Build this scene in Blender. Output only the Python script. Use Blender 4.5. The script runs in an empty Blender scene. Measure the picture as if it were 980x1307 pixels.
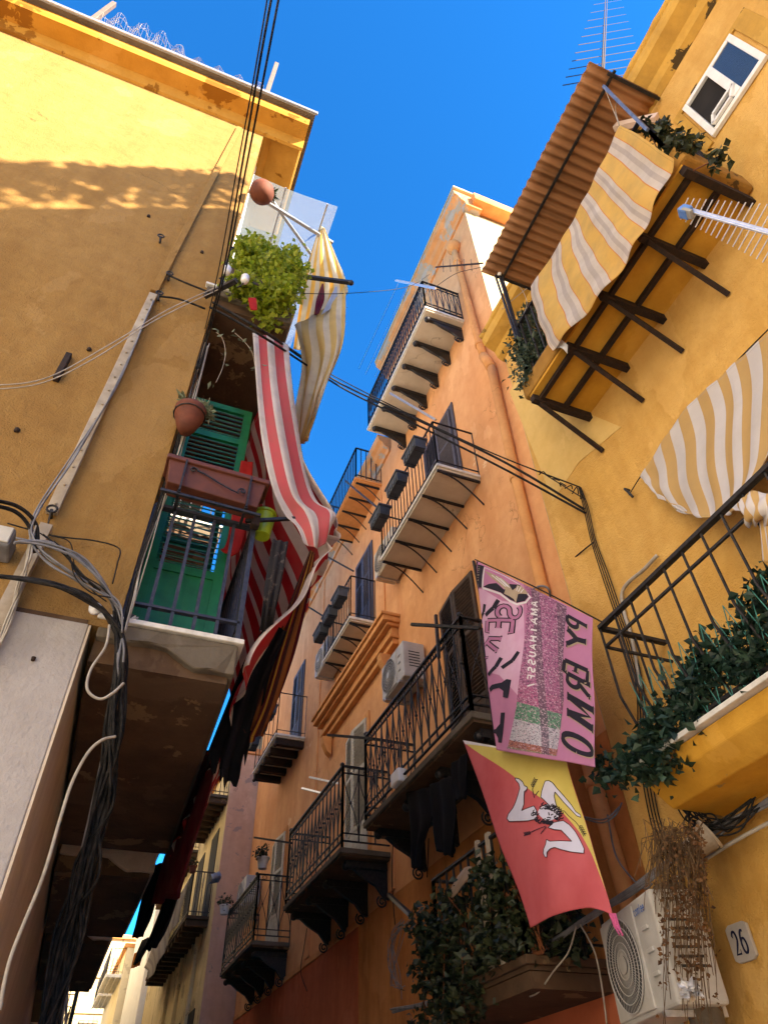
import bpy, bmesh, math, random
from mathutils import Vector, Matrix
R_ = math.radians
random.seed(7)
rnd = random.random
def ru(a, b): return a + (b - a) * random.random()
sc = bpy.context.scene
col = sc.collection

# ------------------------------------------------------------------ camera
YAW, PIT, ROL, FPX = 0.400492, 0.777690, -0.037728, 871.0
CAM = Vector((0, 0, 1.6))
fw = Vector((math.sin(YAW)*math.cos(PIT), math.cos(YAW)*math.cos(PIT), math.sin(PIT)))
rt0 = Vector((math.cos(YAW), -math.sin(YAW), 0)); up0 = rt0.cross(fw)
RT = math.cos(ROL)*rt0 + math.sin(ROL)*up0
UP = -math.sin(ROL)*rt0 + math.cos(ROL)*up0
cd = bpy.data.cameras.new('camera'); cam = bpy.data.objects.new('camera', cd); col.objects.link(cam)
m = Matrix((RT, UP, -fw)).transposed().to_4x4(); m.translation = CAM
cam.matrix_world = m
cd.sensor_width = 36; cd.sensor_fit = 'AUTO'; cd.lens = 36*FPX/1307
cd.clip_start = 0.05; cd.clip_end = 2000
sc.camera = cam

def W(u, v, x=None, y=None, z=None):
    """measure: the point where the sight line of photo pixel (u, v) meets a wall plane x=, y= or z="""
    d = RT*((u-490)/FPX) + UP*((653.5-v)/FPX) + fw
    i, val = (0, x) if x is not None else ((1, y) if y is not None else (2, z))
    return CAM + d*((val-CAM[i])/d[i])

# ------------------------------------------------------------------ materials
MATS = {}
def nt(name):
    m = bpy.data.materials.new(name); m.use_nodes = True
    t = m.node_tree; t.nodes.clear(); MATS[name] = m
    return m, t
def N(t, kind, **kw):
    n = t.nodes.new(kind)
    for k, v in kw.items():
        if k in n.inputs: n.inputs[k].default_value = v
        else: setattr(n, k, v)
    return n
def lk(t, a, b): t.links.new(a, b)
def c4(c): return (c[0], c[1], c[2], 1)
def ramp(t, fac, stops, interp='LINEAR'):
    r = N(t, 'ShaderNodeValToRGB'); r.color_ramp.interpolation = interp
    el = r.color_ramp.elements
    while len(el) < len(stops): el.new(0.5)
    for e, (p, c) in zip(el, stops): e.position = p; e.color = c4(c)
    lk(t, fac, r.inputs[0]); return r.outputs[0]
def noise(t, scale, detail=4, rough=.55, vec=None, dist=0):
    n = N(t, 'ShaderNodeTexNoise'); n.inputs['Scale'].default_value = scale
    n.inputs['Detail'].default_value = detail; n.inputs['Roughness'].default_value = rough
    n.inputs['Distortion'].default_value = dist
    if vec is None:
        tc = N(t, 'ShaderNodeNewGeometry'); vec = tc.outputs['Position']
    lk(t, vec, n.inputs['Vector']); return n.outputs['Fac']
def mix(t, fac, a, b, mode='MIX'):
    n = N(t, 'ShaderNodeMix', data_type='RGBA', blend_type=mode)
    for sock, v in ((n.inputs[0], fac), (n.inputs[6], a), (n.inputs[7], b)):
        if hasattr(v, 'is_linked') or hasattr(v, 'links'): lk(t, v, sock)
        elif isinstance(v, (int, float)): sock.default_value = v
        else: sock.default_value = c4(v)
    return n.outputs[2]
def mapping(t, vec, scale):
    mp = N(t, 'ShaderNodeMapping'); mp.inputs['Scale'].default_value = scale
    lk(t, vec, mp.inputs['Vector']); return mp.outputs[0]
def finish(t, colr, rough=.85, bumpfac=None, bstr=.3, bdist=.01, metal=0, spec=.3, trans=0):
    b = N(t, 'ShaderNodeBsdfPrincipled'); o = N(t, 'ShaderNodeOutputMaterial')
    if hasattr(colr, 'links'): lk(t, colr, b.inputs['Base Color'])
    else: b.inputs['Base Color'].default_value = c4(colr)
    b.inputs['Roughness'].default_value = rough; b.inputs['Metallic'].default_value = metal
    b.inputs['Specular IOR Level'].default_value = spec
    if bumpfac is not None:
        bp = N(t, 'ShaderNodeBump'); bp.inputs['Strength'].default_value = bstr; bp.inputs['Distance'].default_value = bdist
        lk(t, bumpfac, bp.inputs['Height']); lk(t, bp.outputs[0], b.inputs['Normal'])
    sh = b.outputs[0]
    if trans:
        tr = N(t, 'ShaderNodeBsdfTranslucent'); mx = N(t, 'ShaderNodeMixShader'); mx.inputs[0].default_value = trans
        if hasattr(colr, 'links'): lk(t, colr, tr.inputs[0])
        else: tr.inputs[0].default_value = c4(colr)
        lk(t, sh, mx.inputs[1]); lk(t, tr.outputs[0], mx.inputs[2]); sh = mx.outputs[0]
    lk(t, sh, o.inputs[0])

def stucco(name, base, stain, pale, grain=90, bstr=.5, patch=None, streak=.5, bdist=.006):
    m, t = nt(name)
    g = N(t, 'ShaderNodeNewGeometry').outputs['Position']
    big = noise(t, .55, 5, .6, g, .4)
    c = mix(t, ramp(t, big, [(.3, (0,0,0)), (.72, (1,1,1))]), base, pale)
    st = noise(t, 1.0, 6, .62, mapping(t, g, (2.6, 2.6, .32)))          # rain streaks run down the wall
    c = mix(t, ramp(t, st, [(.46, (0,0,0)), (.78, (streak,)*3)]), c, stain)
    sm = noise(t, 5, 7, .68, g)
    c = mix(t, ramp(t, sm, [(.38, (.0,)*3), (.72, (.42,)*3)]), c, stain)
    sp = noise(t, 34, 2, .5, g)
    c = mix(t, ramp(t, sp, [(.70, (.0,)*3), (.78, (.45,)*3)]), c, stain)
    if patch:
        pn = noise(t, 1.6, 8, .62, g, .3)
        c = mix(t, ramp(t, pn, [(patch[1], (0,0,0)), (patch[1]+.012, (1,1,1))]), c, patch[0])
    wp = N(t, 'ShaderNodeVectorMath', operation='ADD'); lk(t, g, wp.inputs[0])
    nz = N(t, 'ShaderNodeTexNoise'); nz.inputs['Scale'].default_value = 2.2; nz.inputs['Detail'].default_value = 5; lk(t, g, nz.inputs['Vector'])
    lk(t, nz.outputs['Color'], wp.inputs[1])
    vo = N(t, 'ShaderNodeTexVoronoi', feature='DISTANCE_TO_EDGE'); vo.inputs['Scale'].default_value = .55; lk(t, wp.outputs[0], vo.inputs['Vector'])
    ck = ramp(t, vo.outputs['Distance'], [(.0, (.7,)*3), (.0042, (0,)*3)])
    gate = ramp(t, noise(t, .7, 3, .5, g), [(.57, (0,)*3), (.63, (1,)*3)])
    ckm = mix(t, 1.0, ck, gate, 'MULTIPLY')
    c = mix(t, ckm, c, tuple(x*.35 for x in stain))
    rp = ramp(t, noise(t, .9, 7, .55, mapping(t, g, (1.3, 1.3, .8))), [(.60, (0,)*3), (.606, (.28,)*3)])
    c = mix(t, rp, c, tuple(min(1, x*1.12+.02) for x in pale))
    gr = noise(t, grain, 3, .6, g); md = noise(t, 11, 4, .6, g)
    bm = N(t, 'ShaderNodeMath', operation='ADD'); lk(t, gr, bm.inputs[0])
    k = N(t, 'ShaderNodeMath', operation='MULTIPLY'); lk(t, md, k.inputs[0]); k.inputs[1].default_value = 1.6
    lk(t, k.outputs[0], bm.inputs[1])
    finish(t, c, .92, bm.outputs[0], bstr, bdist, spec=.12)
    return m
def plain(name, base, alt=None, rough=.6, metal=0, scale=14, bstr=.15, spec=.3, trans=0, lo=.4, hi=.7):
    m, t = nt(name)
    alt = alt or tuple(x*.72 for x in base)
    nf = noise(t, scale, 6, .62)
    finish(t, mix(t, ramp(t, nf, [(lo, (0,0,0)), (hi, (1,1,1))]), base, alt), rough, nf, bstr, .004, metal, spec, trans)
    return m
def fabric(name, stops, n, axis='X', trans=.3, fold=.5, dirt=.18):
    """woven cloth; stops over one repeat, n repeats across the sheet"""
    m, t = nt(name)
    uv = N(t, 'ShaderNodeUVMap').outputs[0]
    sx = N(t, 'ShaderNodeSeparateXYZ'); lk(t, uv, sx.inputs[0])
    mu = N(t, 'ShaderNodeMath', operation='MULTIPLY'); lk(t, sx.outputs[0 if axis == 'X' else 1], mu.inputs[0]); mu.inputs[1].default_value = n
    fr = N(t, 'ShaderNodeMath', operation='FRACT'); lk(t, mu.outputs[0], fr.inputs[0])
    c = ramp(t, fr.outputs[0], stops, 'CONSTANT')
    d = noise(t, 5, 6, .65)
    c = mix(t, ramp(t, d, [(.4, (0,)*3), (.8, (dirt*2,)*3)]), c, (.25, .2, .15))
    sy_ = N(t, 'ShaderNodeSeparateXYZ'); lk(t, uv, sy_.inputs[0])
    def edge(sock):
        a = N(t, 'ShaderNodeMath', operation='SUBTRACT'); lk(t, sock, a.inputs[0]); a.inputs[1].default_value = .5
        b = N(t, 'ShaderNodeMath', operation='ABSOLUTE'); lk(t, a.outputs[0], b.inputs[0]); return b.outputs[0]
    mx_ = N(t, 'ShaderNodeMath', operation='MAXIMUM'); lk(t, edge(sy_.outputs[0]), mx_.inputs[0]); lk(t, edge(sy_.outputs[1]), mx_.inputs[1])
    hem = ramp(t, mx_.outputs[0], [(0, (0,)*3), (.474, (.55,)*3), (.479, (.0,)*3)], 'CONSTANT')      # the sewn hem
    c = mix(t, hem, c, tuple(x*.6 for x in stops[0][1]))
    w = noise(t, 260, 2, .5); f = noise(t, 9, 6, .62, None, 1.2)
    a = N(t, 'ShaderNodeMath', operation='MULTIPLY_ADD'); lk(t, f, a.inputs[0]); a.inputs[1].default_value = 6*fold; lk(t, w, a.inputs[2])
    finish(t, c, .9, a.outputs[0], .35, .006, spec=.1, trans=trans)
    return m
def leafmat(name, cols, trans=.3, rough=.5):
    m, t = nt(name)
    g = N(t, 'ShaderNodeNewGeometry')
    st = [(i/(max(1, len(cols)-1)), c) for i, c in enumerate(cols)]
    finish(t, ramp(t, g.outputs['Random Per Island'], st), rough, spec=.4, trans=trans)
    return m

ochre   = stucco('ochre_stucco', (.285, .157, .050), (.17, .082, .025), (.335, .195, .07), 85, 1.0, streak=.6, bdist=.010)
ochre2  = stucco('ochre_peeling', (.46, .215, .035), (.31, .13, .018), (.50, .26, .06), 60, .5, ((.24, .095, .014), .54), .5)
greywall= stucco('grey_plaster', (.36, .33, .315), (.25, .225, .21), (.42, .39, .375), 45, .7, streak=.4, bdist=.008)
tanwall = stucco('tan_render', (.56, .46, .36), (.40, .31, .23), (.62, .53, .43), 45, .5)
orange  = stucco('orange_stucco', (.73, .345, .148), (.54, .21, .085), (.77, .42, .21), 70, .4, ((.80, .52, .30), .67), .55)
orangeP = stucco('orange_peeling', (.70, .31, .12), (.46, .19, .08), (.74, .40, .2), 60, .3, ((.40, .35, .30), .54), .5)
ledge_o = stucco('orange_moulding', (.70, .30, .11), (.40, .16, .055), (.74, .38, .16), 60, .35)
redwall = stucco('red_stucco', (.46, .11, .05), (.28, .07, .03), (.54, .16, .08), 60, .3)
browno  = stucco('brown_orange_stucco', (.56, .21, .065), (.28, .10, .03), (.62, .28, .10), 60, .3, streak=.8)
yellow  = stucco('yellow_stucco', (.63, .355, .095), (.44, .21, .042), (.70, .43, .15), 65, .9, streak=.6, bdist=.012)
yellowD = stucco('yellow_paint', (.60, .31, .045), (.38, .16, .018), (.64, .35, .07), 40, .4, ((.34, .22, .08), .70), .5)
grimyel = stucco('grimy_yellow_paint', (.54, .29, .06), (.25, .13, .035), (.60, .36, .09), 40, .4, ((.07, .045, .02), .59), .7)
palewall= stucco('pale_plaster', (.50, .40, .22), (.34, .26, .13), (.56, .47, .29), 40, .6, ((.34, .30, .22), .54), .6)
pinkwall= stucco('pink_plaster', (.64, .40, .27), (.46, .28, .19), (.70, .48, .34), 40, .4, ((.38, .29, .24), .60), .6)
olive   = stucco('olive_plaster', (.58, .46, .26), (.38, .29, .15), (.66, .54, .33), 40, .4, ((.34, .27, .17), .58), .7)
cream   = stucco('cream_plaster', (.72, .62, .42), (.56, .46, .29), (.78, .70, .52), 40, .4, ((.56, .48, .34), .62), .5)
white   = stucco('white_plaster', (.74, .73, .70), (.58, .56, .52), (.8, .79, .77), 40, .3)
soffit  = stucco('white_soffit', (.62, .55, .44), (.46, .39, .29), (.66, .60, .50), 50, .2, streak=.4)
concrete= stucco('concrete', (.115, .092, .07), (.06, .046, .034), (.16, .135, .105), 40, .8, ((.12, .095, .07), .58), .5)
darkslab= stucco('stained_shaded_slab', (.085, .048, .030), (.04, .023, .015), (.125, .076, .046), 30, .6, ((.19, .125, .07), .60), .5)  # stained brown, darkened further to stand in for deep shade under slabs
stone   = stucco('paving_stone', (.42, .38, .33), (.30, .27, .23), (.48, .44, .39), 20, .4)
marble  = plain('marble', (.68, .66, .62), (.5, .48, .44), .5)
iron    = plain('black_iron', (.022, .022, .026), (.05, .045, .045), .5, .4, 30, .2)
irongrey= plain('grey_iron', (.035, .037, .05), (.07, .066, .075), .5, .5, 30, .2)
rust    = plain('rusty_iron', (.022, .015, .013), (.05, .026, .017), .8, .2, 30, .4)
steel   = plain('galvanised', (.5, .5, .52), (.36, .36, .38), .38, .7, 30, .1)
alu     = plain('aluminium', (.72, .72, .74), (.55, .55, .57), .35, .6, 40, .1)
cableM  = plain('black_cable', (.012, .012, .013), (.04, .036, .034), .8, 0, 20, .2, .1)
cableG  = plain('grey_cable', (.20, .20, .22), (.11, .11, .12), .55, 0, 9, .2)
cableW  = plain('white_cable', (.40, .36, .31), (.26, .23, .19), .55, 0, 9, .2)
conduit = plain('conduit', (.40, .34, .27), (.25, .20, .15), .7, 0, 6, .4)
greenS  = plain('green_paint', (.004, .175, .058), (.003, .12, .04), .45, 0, 9, .2, .4)
redP    = plain('red_cloth', (.50, .02, .015), (.36, .012, .01), .8, 0, 6, .2, trans=.25)
blueS   = plain('slate_blue_paint', (.085, .072, .082), (.06, .05, .058), .55, 0, 12, .2)
creamS  = plain('cream_paint', (.60, .55, .45), (.45, .40, .31), .6, 0, 12, .2)
darkwood= plain('dark_wood', (.05, .03, .02), (.09, .05, .03), .7, 0, 12, .3)
brownwood=plain('brown_wood', (.20, .07, .03), (.12, .04, .02), .6, 0, 12, .3)
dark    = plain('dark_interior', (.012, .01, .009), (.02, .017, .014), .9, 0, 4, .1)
terra   = plain('terracotta', (.15, .042, .022), (.09, .026, .015), .75, 0, 8, .25)
terraD  = plain('brown_plastic', (.115, .034, .02), (.075, .022, .014), .55, 0, 8, .2)
greyplas= plain('grey_plastic', (.060, .066, .078), (.04, .043, .05), .55, 0, 9, .2)
lime    = plain('lime_glaze', (.32, .44, .03), (.24, .34, .02), .4, 0, 6, .1, .5)
soil    = plain('soil', (.05, .035, .025), None, .95, 0, 40, .8)
acwhite = plain('white_enamel', (.50, .49, .47), (.40, .38, .35), .45, 0, 5, .05)
acbeige = plain('yellowed_enamel', (.55, .48, .38), (.42, .35, .26), .5, 0, 5, .05)
acdark  = plain('dark_grille', (.035, .036, .04), None, .6)
porcelain=plain('porcelain', (.75, .76, .78), (.6, .6, .62), .2, 0, 8, .05, .6)
winwhite= plain('white_frame', (.78, .77, .75), (.68, .67, .64), .4, 0, 8, .05)
blueM   = plain('blue_plastic', (.12, .26, .60), (.09, .2, .48), .45)
bluePole= plain('blue_grey_pole', (.16, .22, .34), (.1, .13, .2), .4, .4)
inkM    = plain('dark_print', (.016, .012, .024), None, .8, 0, 20, .1)
inkblue = plain('navy_glaze', (.012, .018, .06), None, .4)
textblue= plain('blue_print', (.03, .14, .48), None, .5)
pinkC   = plain('pink_cloth', (.54, .225, .39), (.45, .18, .33), .85, 0, 2.5, .3, .1, .12)
pinkL   = plain('pale_pink_print', (.66, .42, .58), (.60, .33, .50), .85, 0, 5, .2, .1)
pinkD   = plain('rose_print', (.62, .12, .28), (.5, .1, .22), .85, 0, 5, .2, .1)
whiteP  = plain('white_print', (.72, .69, .72), (.6, .58, .62), .85, 0, 9, .2, .1)
goldP   = plain('beige_print', (.42, .33, .24), (.33, .25, .18), .85, 0, 9, .2, .1)
sicR    = plain('red_flag_cloth', (.60, .13, .15), (.52, .09, .105), .85, 0, 2.5, .3, .1, .12)
sicY    = plain('yellow_flag_cloth', (.68, .57, .17), (.60, .49, .13), .85, 0, 2.5, .3, .1, .12)
skinP   = plain('lilac_print', (.60, .60, .74), (.52, .52, .66), .85, 0, 5, .1, .1)
plateM  = plain('number_plate', (.46, .42, .38), (.36, .32, .28), .35, 0, 6, .1, .5)
glassM, _t = nt('window_glass'); finish(_t, (.035, .05, .07), .06, spec=.9)
def crowd():
    m, t = nt('crowd_print')
    uv = N(t, 'ShaderNodeUVMap').outputs[0]
    v = N(t, 'ShaderNodeTexVoronoi'); v.inputs['Scale'].default_value = 120; lk(t, mapping(t, uv, (.8, 1.7, 1)), v.inputs['Vector'])
    s = N(t, 'ShaderNodeSeparateXYZ'); lk(t, uv, s.inputs[0])
    c = ramp(t, s.outputs[1], [(0, (.40,.14,.28)), (.60, (.42,.13,.26)), (.70, (.11,.27,.18)), (.79, (.50,.49,.56)), (.91, (.40,.15,.11)), (.95, (.30,.25,.18))], 'CONSTANT')
    # the block pattern of the stand is printed on the flag
    c = mix(t, ramp(t, s.outputs[0], [(0, (0,)*3), (.47, (.8,)*3), (.54, (.1,)*3), (.68, (.75,)*3)], 'CONSTANT'), c, (.14, .09, .13))
    d = N(t, 'ShaderNodeSeparateColor'); lk(t, v.outputs['Color'], d.inputs[0])
    c = mix(t, ramp(t, d.outputs[0], [(.0, (.85,)*3), (.42, (.2,)*3), (.85, (0,)*3)]), c, (.06, .04, .08))
    c = mix(t, ramp(t, d.outputs[1], [(.72, (0,)*3), (.95, (.6,)*3)]), c, (.72, .5, .62))
    finish(t, c, .85, spec=.1, trans=.1); return m
crowdM = crowd()
stripeRW = fabric('red_white_stripe', [(0, (.72,.66,.64)), (.5, (.60,.11,.13))], 2.5, 'X', .33)
stripeRW2= fabric('red_white_stripe_narrow', [(0, (.74,.64,.61)), (.5, (.60,.05,.07))], 10, 'X', .5)
stripeYW = fabric('yellow_white_stripe', [(0, (.80,.54,.18)), (.47, (.76,.33,.12)), (.50, (.72,.66,.62)), (.66, (.58,.52,.50)), (.80, (.72,.66,.62)), (.97, (.76,.33,.12))], 6.0, 'X', .42, .35)
stripeYW2= fabric('yellow_cream_stripe', [(0, (.78,.52,.14)), (.5, (.72,.68,.58))], 5, 'X', .42)
stripeTan= fabric('tan_white_stripe', [(0, (.62,.585,.585)), (.5, (.56,.36,.15))], 7.5, 'X', .22, .4, .08)
clothDark= plain('dark_print_cloth', (.014,.012,.015), (.09,.07,.065), .9, 0, 22, .3, trans=.1, lo=.56, hi=.66)
stripeCr = fabric('cream_stripe', [(0, (.68,.52,.24)), (.5, (.70,.65,.55))], 4, 'X', .4)
clothBrown=fabric('brown_striped_cloth', [(0, (.05,.015,.015)), (.25, (.20,.065,.02)), (.5, (.10,.012,.02)), (.7, (.26,.13,.02)), (.8, (.10,.008,.015))], 2, 'X', .15, dirt=.03)
clothBlack=fabric('black_cloth', [(0, (.005,.005,.007)), (.6, (.008,.007,.011))], 2, 'X', .05, dirt=.01)
clothWine=fabric('wine_cloth', [(0, (.16,.012,.03)), (.7, (.10,.01,.03))], 2, 'X', .25)
clothWhite=fabric('white_cloth', [(0, (.66,.66,.68)), (.7, (.6,.6,.63))], 2, 'X', .35)
clothOrange=fabric('orange_cloth', [(0, (.75,.24,.02)), (.7, (.7,.2,.02))], 2, 'X', .35)
clothBlue=fabric('pale_blue_cloth', [(0, (.42,.50,.66)), (.7, (.36,.44,.6))], 2, 'X', .35)
clothTan=fabric('tan_cloth', [(0, (.44,.32,.24)), (.7, (.4,.28,.2))], 2, 'X', .2)
clothGrey=fabric('grey_stripe_cloth', [(0, (.28,.24,.22)), (.6, (.20,.17,.16))], 9, 'X', .2)
leafBright = leafmat('bright_leaf', [(.16,.22,.012), (.28,.36,.025), (.42,.46,.05), (.11,.16,.012)], .5)
leafDark = leafmat('dark_leaf', [(.006,.020,.012), (.012,.036,.02), (.022,.055,.034), (.008,.028,.022), (.05,.10,.055)], .25)
leafIvy  = leafmat('ivy_leaf', [(.010,.018,.008), (.022,.034,.012), (.036,.048,.018), (.007,.011,.005), (.065,.08,.03)], .15)
leafCon  = leafmat('dusty_leaf', [(.03,.055,.035), (.055,.085,.055), (.09,.12,.08)], .15)
leafDry  = leafmat('dry_leaf', [(.11,.045,.015), (.19,.085,.03), (.06,.026,.012), (.23,.12,.05)], .2, .8)
paleyel = stucco('pale_yellow_stucco', (.68, .44, .15), (.50, .30, .09), (.72, .50, .2), 60, .5, streak=.4)
vineM   = plain('dead_vine', (.12, .07, .035), (.07, .04, .02), .85, 0, 20, .3)
stripeKnot= fabric('tan_white_knot', [(0, (.70,.66,.66)), (.5, (.66,.42,.17))], 3, 'X', .22, .4, .08)
succ     = leafmat('succulent_leaf', [(.16,.20,.13), (.24,.28,.20), (.10,.14,.09)], .1)
def corrugated():
    m, t = nt('brown_corrugated_sheet')
    g = N(t, 'ShaderNodeNewGeometry').outputs['Position']
    s = noise(t, 1.2, 6, .6, mapping(t, g, (.4, 9, .4)))
    c = mix(t, ramp(t, s, [(.35, (0,)*3), (.7, (1,)*3)]), (.40,.195,.095), (.22,.10,.045))
    finish(t, c, .55, spec=.25, trans=.10); return m
corr = corrugated()
def poly():
    m, t = nt('polycarbonate')
    g = N(t, 'ShaderNodeNewGeometry').outputs['Position']
    s = noise(t, 3, 5, .6, g)
    wv = N(t, 'ShaderNodeTexWave'); wv.inputs['Scale'].default_value = 16; lk(t, g, wv.inputs[0])
    c = mix(t, ramp(t, wv.outputs['Fac'], [(.45, (0,)*3), (.6, (.5,)*3)]), (.42,.48,.52), (.30,.36,.40))
    c = mix(t, ramp(t, s, [(.45, (0,)*3), (.8, (.6,)*3)]), c, (.40,.42,.40))
    finish(t, c, .3, spec=.4, trans=.5)
    o = next(n for n in t.nodes if n.type == 'OUTPUT_MATERIAL'); src = o.inputs[0].links[0].from_socket
    tp = N(t, 'ShaderNodeBsdfTransparent'); tp.inputs[0].default_value = (.85, .92, .96, 1); mx = N(t, 'ShaderNodeMixShader'); mx.inputs[0].default_value = .72
    lk(t, src, mx.inputs[1]); lk(t, tp.outputs[0], mx.inputs[2]); lk(t, mx.outputs[0], o.inputs[0]); return m
polyM = poly()

# ------------------------------------------------------------------ mesh helpers
class MB:
    def __init__(s): s.v = []; s.f = []; s.uv = None
    def add(s, vs, fs):
        b = len(s.v); s.v += [Vector(p) for p in vs]; s.f += [tuple(i+b for i in f) for f in fs]; return s
    def box(s, x0, x1, y0, y1, z0, z1):
        return s.add([(x, y, z) for z in (z0, z1) for y in (y0, y1) for x in (x0, x1)],
                     [(0,2,3,1), (4,5,7,6), (0,1,5,4), (2,6,7,3), (0,4,6,2), (1,3,7,5)])
    def bar(s, p, q, w=.012, h=None, up=(0,0,1)):
        p, q = Vector(p), Vector(q); h = w if h is None else h
        d = (q-p).normalized(); u = Vector(up)
        if abs(d.dot(u)) > .95: u = Vector((1, 0, 0))
        a = d.cross(u).normalized()*w; b = a.cross(d).normalized()*h
        vs = [e + i*a + j*b for e in (p, q) for i, j in ((-1,-1), (1,-1), (1,1), (-1,1))]
        return s.add(vs, [(3,2,1,0), (4,5,6,7), (0,1,5,4), (1,2,6,5), (2,3,7,6), (3,0,4,7)])
    def tube(s, pts, r=.01, n=6, cap=True):
        pts = [Vector(p) for p in pts]; L = len(pts); ring = []
        rs = r if isinstance(r, (list, tuple)) else [r]*L
        u = None
        for i, p in enumerate(pts):
            d = (pts[min(i+1, L-1)] - pts[max(i-1, 0)])
            d = d.normalized() if d.length > 1e-9 else Vector((0, 0, 1))
            if u is None: u = d.orthogonal().normalized()
            u = (u - d*u.dot(d)); u = u.normalized() if u.length > 1e-6 else d.orthogonal().normalized()
            w = d.cross(u)
            ring.append([p + (math.cos(6.28319*k/n)*u + math.sin(6.28319*k/n)*w)*rs[i] for k in range(n)])
        vs = [v for rr in ring for v in rr]
        fs = [(i*n+k, i*n+(k+1) % n, (i+1)*n+(k+1) % n, (i+1)*n+k) for i in range(L-1) for k in range(n)]
        if cap: fs += [tuple(range(n-1, -1, -1)), tuple((L-1)*n+k for k in range(n))]
        return s.add(vs, fs)
    def prism(s, poly, d):
        poly = [Vector(p) for p in poly]; d = Vector(d); n = len(poly)
        return s.add(poly + [p+d for p in poly], [tuple(range(n-1, -1, -1)), tuple(range(n, 2*n))] +
                     [(i, (i+1) % n, n+(i+1) % n, n+i) for i in range(n)])
    def lathe(s, prof, c=(0,0,0), n=20):
        c = Vector(c); vs = []; L = len(prof)
        for r, z in prof: vs += [c + Vector((r*math.cos(6.28319*k/n), r*math.sin(6.28319*k/n), z)) for k in range(n)]
        fs = [(i*n+k, i*n+(k+1) % n, (i+1)*n+(k+1) % n, (i+1)*n+k) for i in range(L-1) for k in range(n)]
        return s.add(vs, fs + [tuple(range(n-1, -1, -1)), tuple((L-1)*n+k for k in range(n))])
    def ball(s, c, r, n=10):
        return s.lathe([(max(.001, math.sin(math.pi*i/n))*r, -math.cos(math.pi*i/n)*r) for i in range(n+1)], c, n+2)
    def leaf(s, p, d, nrm, L, w):
        p, d, nrm = Vector(p), Vector(d).normalized(), Vector(nrm)
        a = d.cross(nrm); a = a.normalized() if a.length > 1e-6 else d.orthogonal().normalized(); nn = a.cross(d)
        m = p + d*L*.42
        return s.add([p, m + a*w + nn*w*.35, p + d*L - nn*L*.12, m - a*w + nn*w*.35, m], [(0, 4, 1), (4, 2, 1), (0, 3, 4), (4, 3, 2)])
    def leaves(s, pts, spread, n, L=(.05, .09), asp=.32, down=0.):
        for _ in range(n):
            c = random.choice(pts); q = Vector(c) + Vector((random.gauss(0, 1), random.gauss(0, 1), random.gauss(0, 1)))*spread
            d = Vector((ru(-1, 1), ru(-1, 1), ru(-.6, 1) - down)); l = ru(*L)
            s.leaf(q, d, (ru(-1, 1), ru(-1, 1), ru(.1, 1)), l, l*asp)
        return s

def label(o, lab, cat, group=None, kind=None):
    if lab: o['label'] = lab
    if cat: o['category'] = cat
    if group: o['group'] = group
    if kind: o['kind'] = kind
    return o
def top(o):
    while o.parent: o = o.parent
    return o
def build(mb, name, mat, parent=None, smooth=False, bevel=0, local=False, lab=None, solid=0, autos=False):
    me = bpy.data.meshes.new(name)
    off = Vector((0, 0, 0)) if (parent is None or local) else top(parent).location
    me.from_pydata([tuple(p-off) for p in mb.v], [], mb.f)
    bm = bmesh.new(); bm.from_mesh(me)
    if not mb.uv and name not in ('leaves', 'foliage'): bmesh.ops.recalc_face_normals(bm, faces=bm.faces)
    bm.to_mesh(me); bm.free()
    if mb.uv:
        ul = me.uv_layers.new(name='UVMap')
        for lp in me.loops: ul.data[lp.index].uv = mb.uv[lp.vertex_index]
    me.materials.append(mat)
    if smooth: me.polygons.foreach_set('use_smooth', [True]*len(me.polygons))
    o = bpy.data.objects.new(name, me); col.objects.link(o)
    if parent is not None: o.parent = parent
    if solid:
        md = o.modifiers.new('thick', 'SOLIDIFY'); md.thickness = solid; md.offset = 0
    if bevel:
        md = o.modifiers.new('bevel', 'BEVEL'); md.width = bevel; md.segments = 2; md.limit_method = 'ANGLE'
    if lab: o['label'] = lab
    return o
def thing(name, lab, cat, loc, group=None, rz=0, kind=None):
    o = bpy.data.objects.new(name, None); col.objects.link(o); o.empty_display_size = .1
    o.location = Vector(loc); o.rotation_euler = (0, 0, rz)
    return label(o, lab, cat, group, kind)
def copy_tree(o, parent=None):
    c = o.copy(); col.objects.link(c)
    if parent is not None: c.parent = parent
    for ch in list(o.children): copy_tree(ch, c)
    return c
def relabel(o, lab, group=None):
    o['label'] = lab
    if group: o['group'] = group

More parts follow.
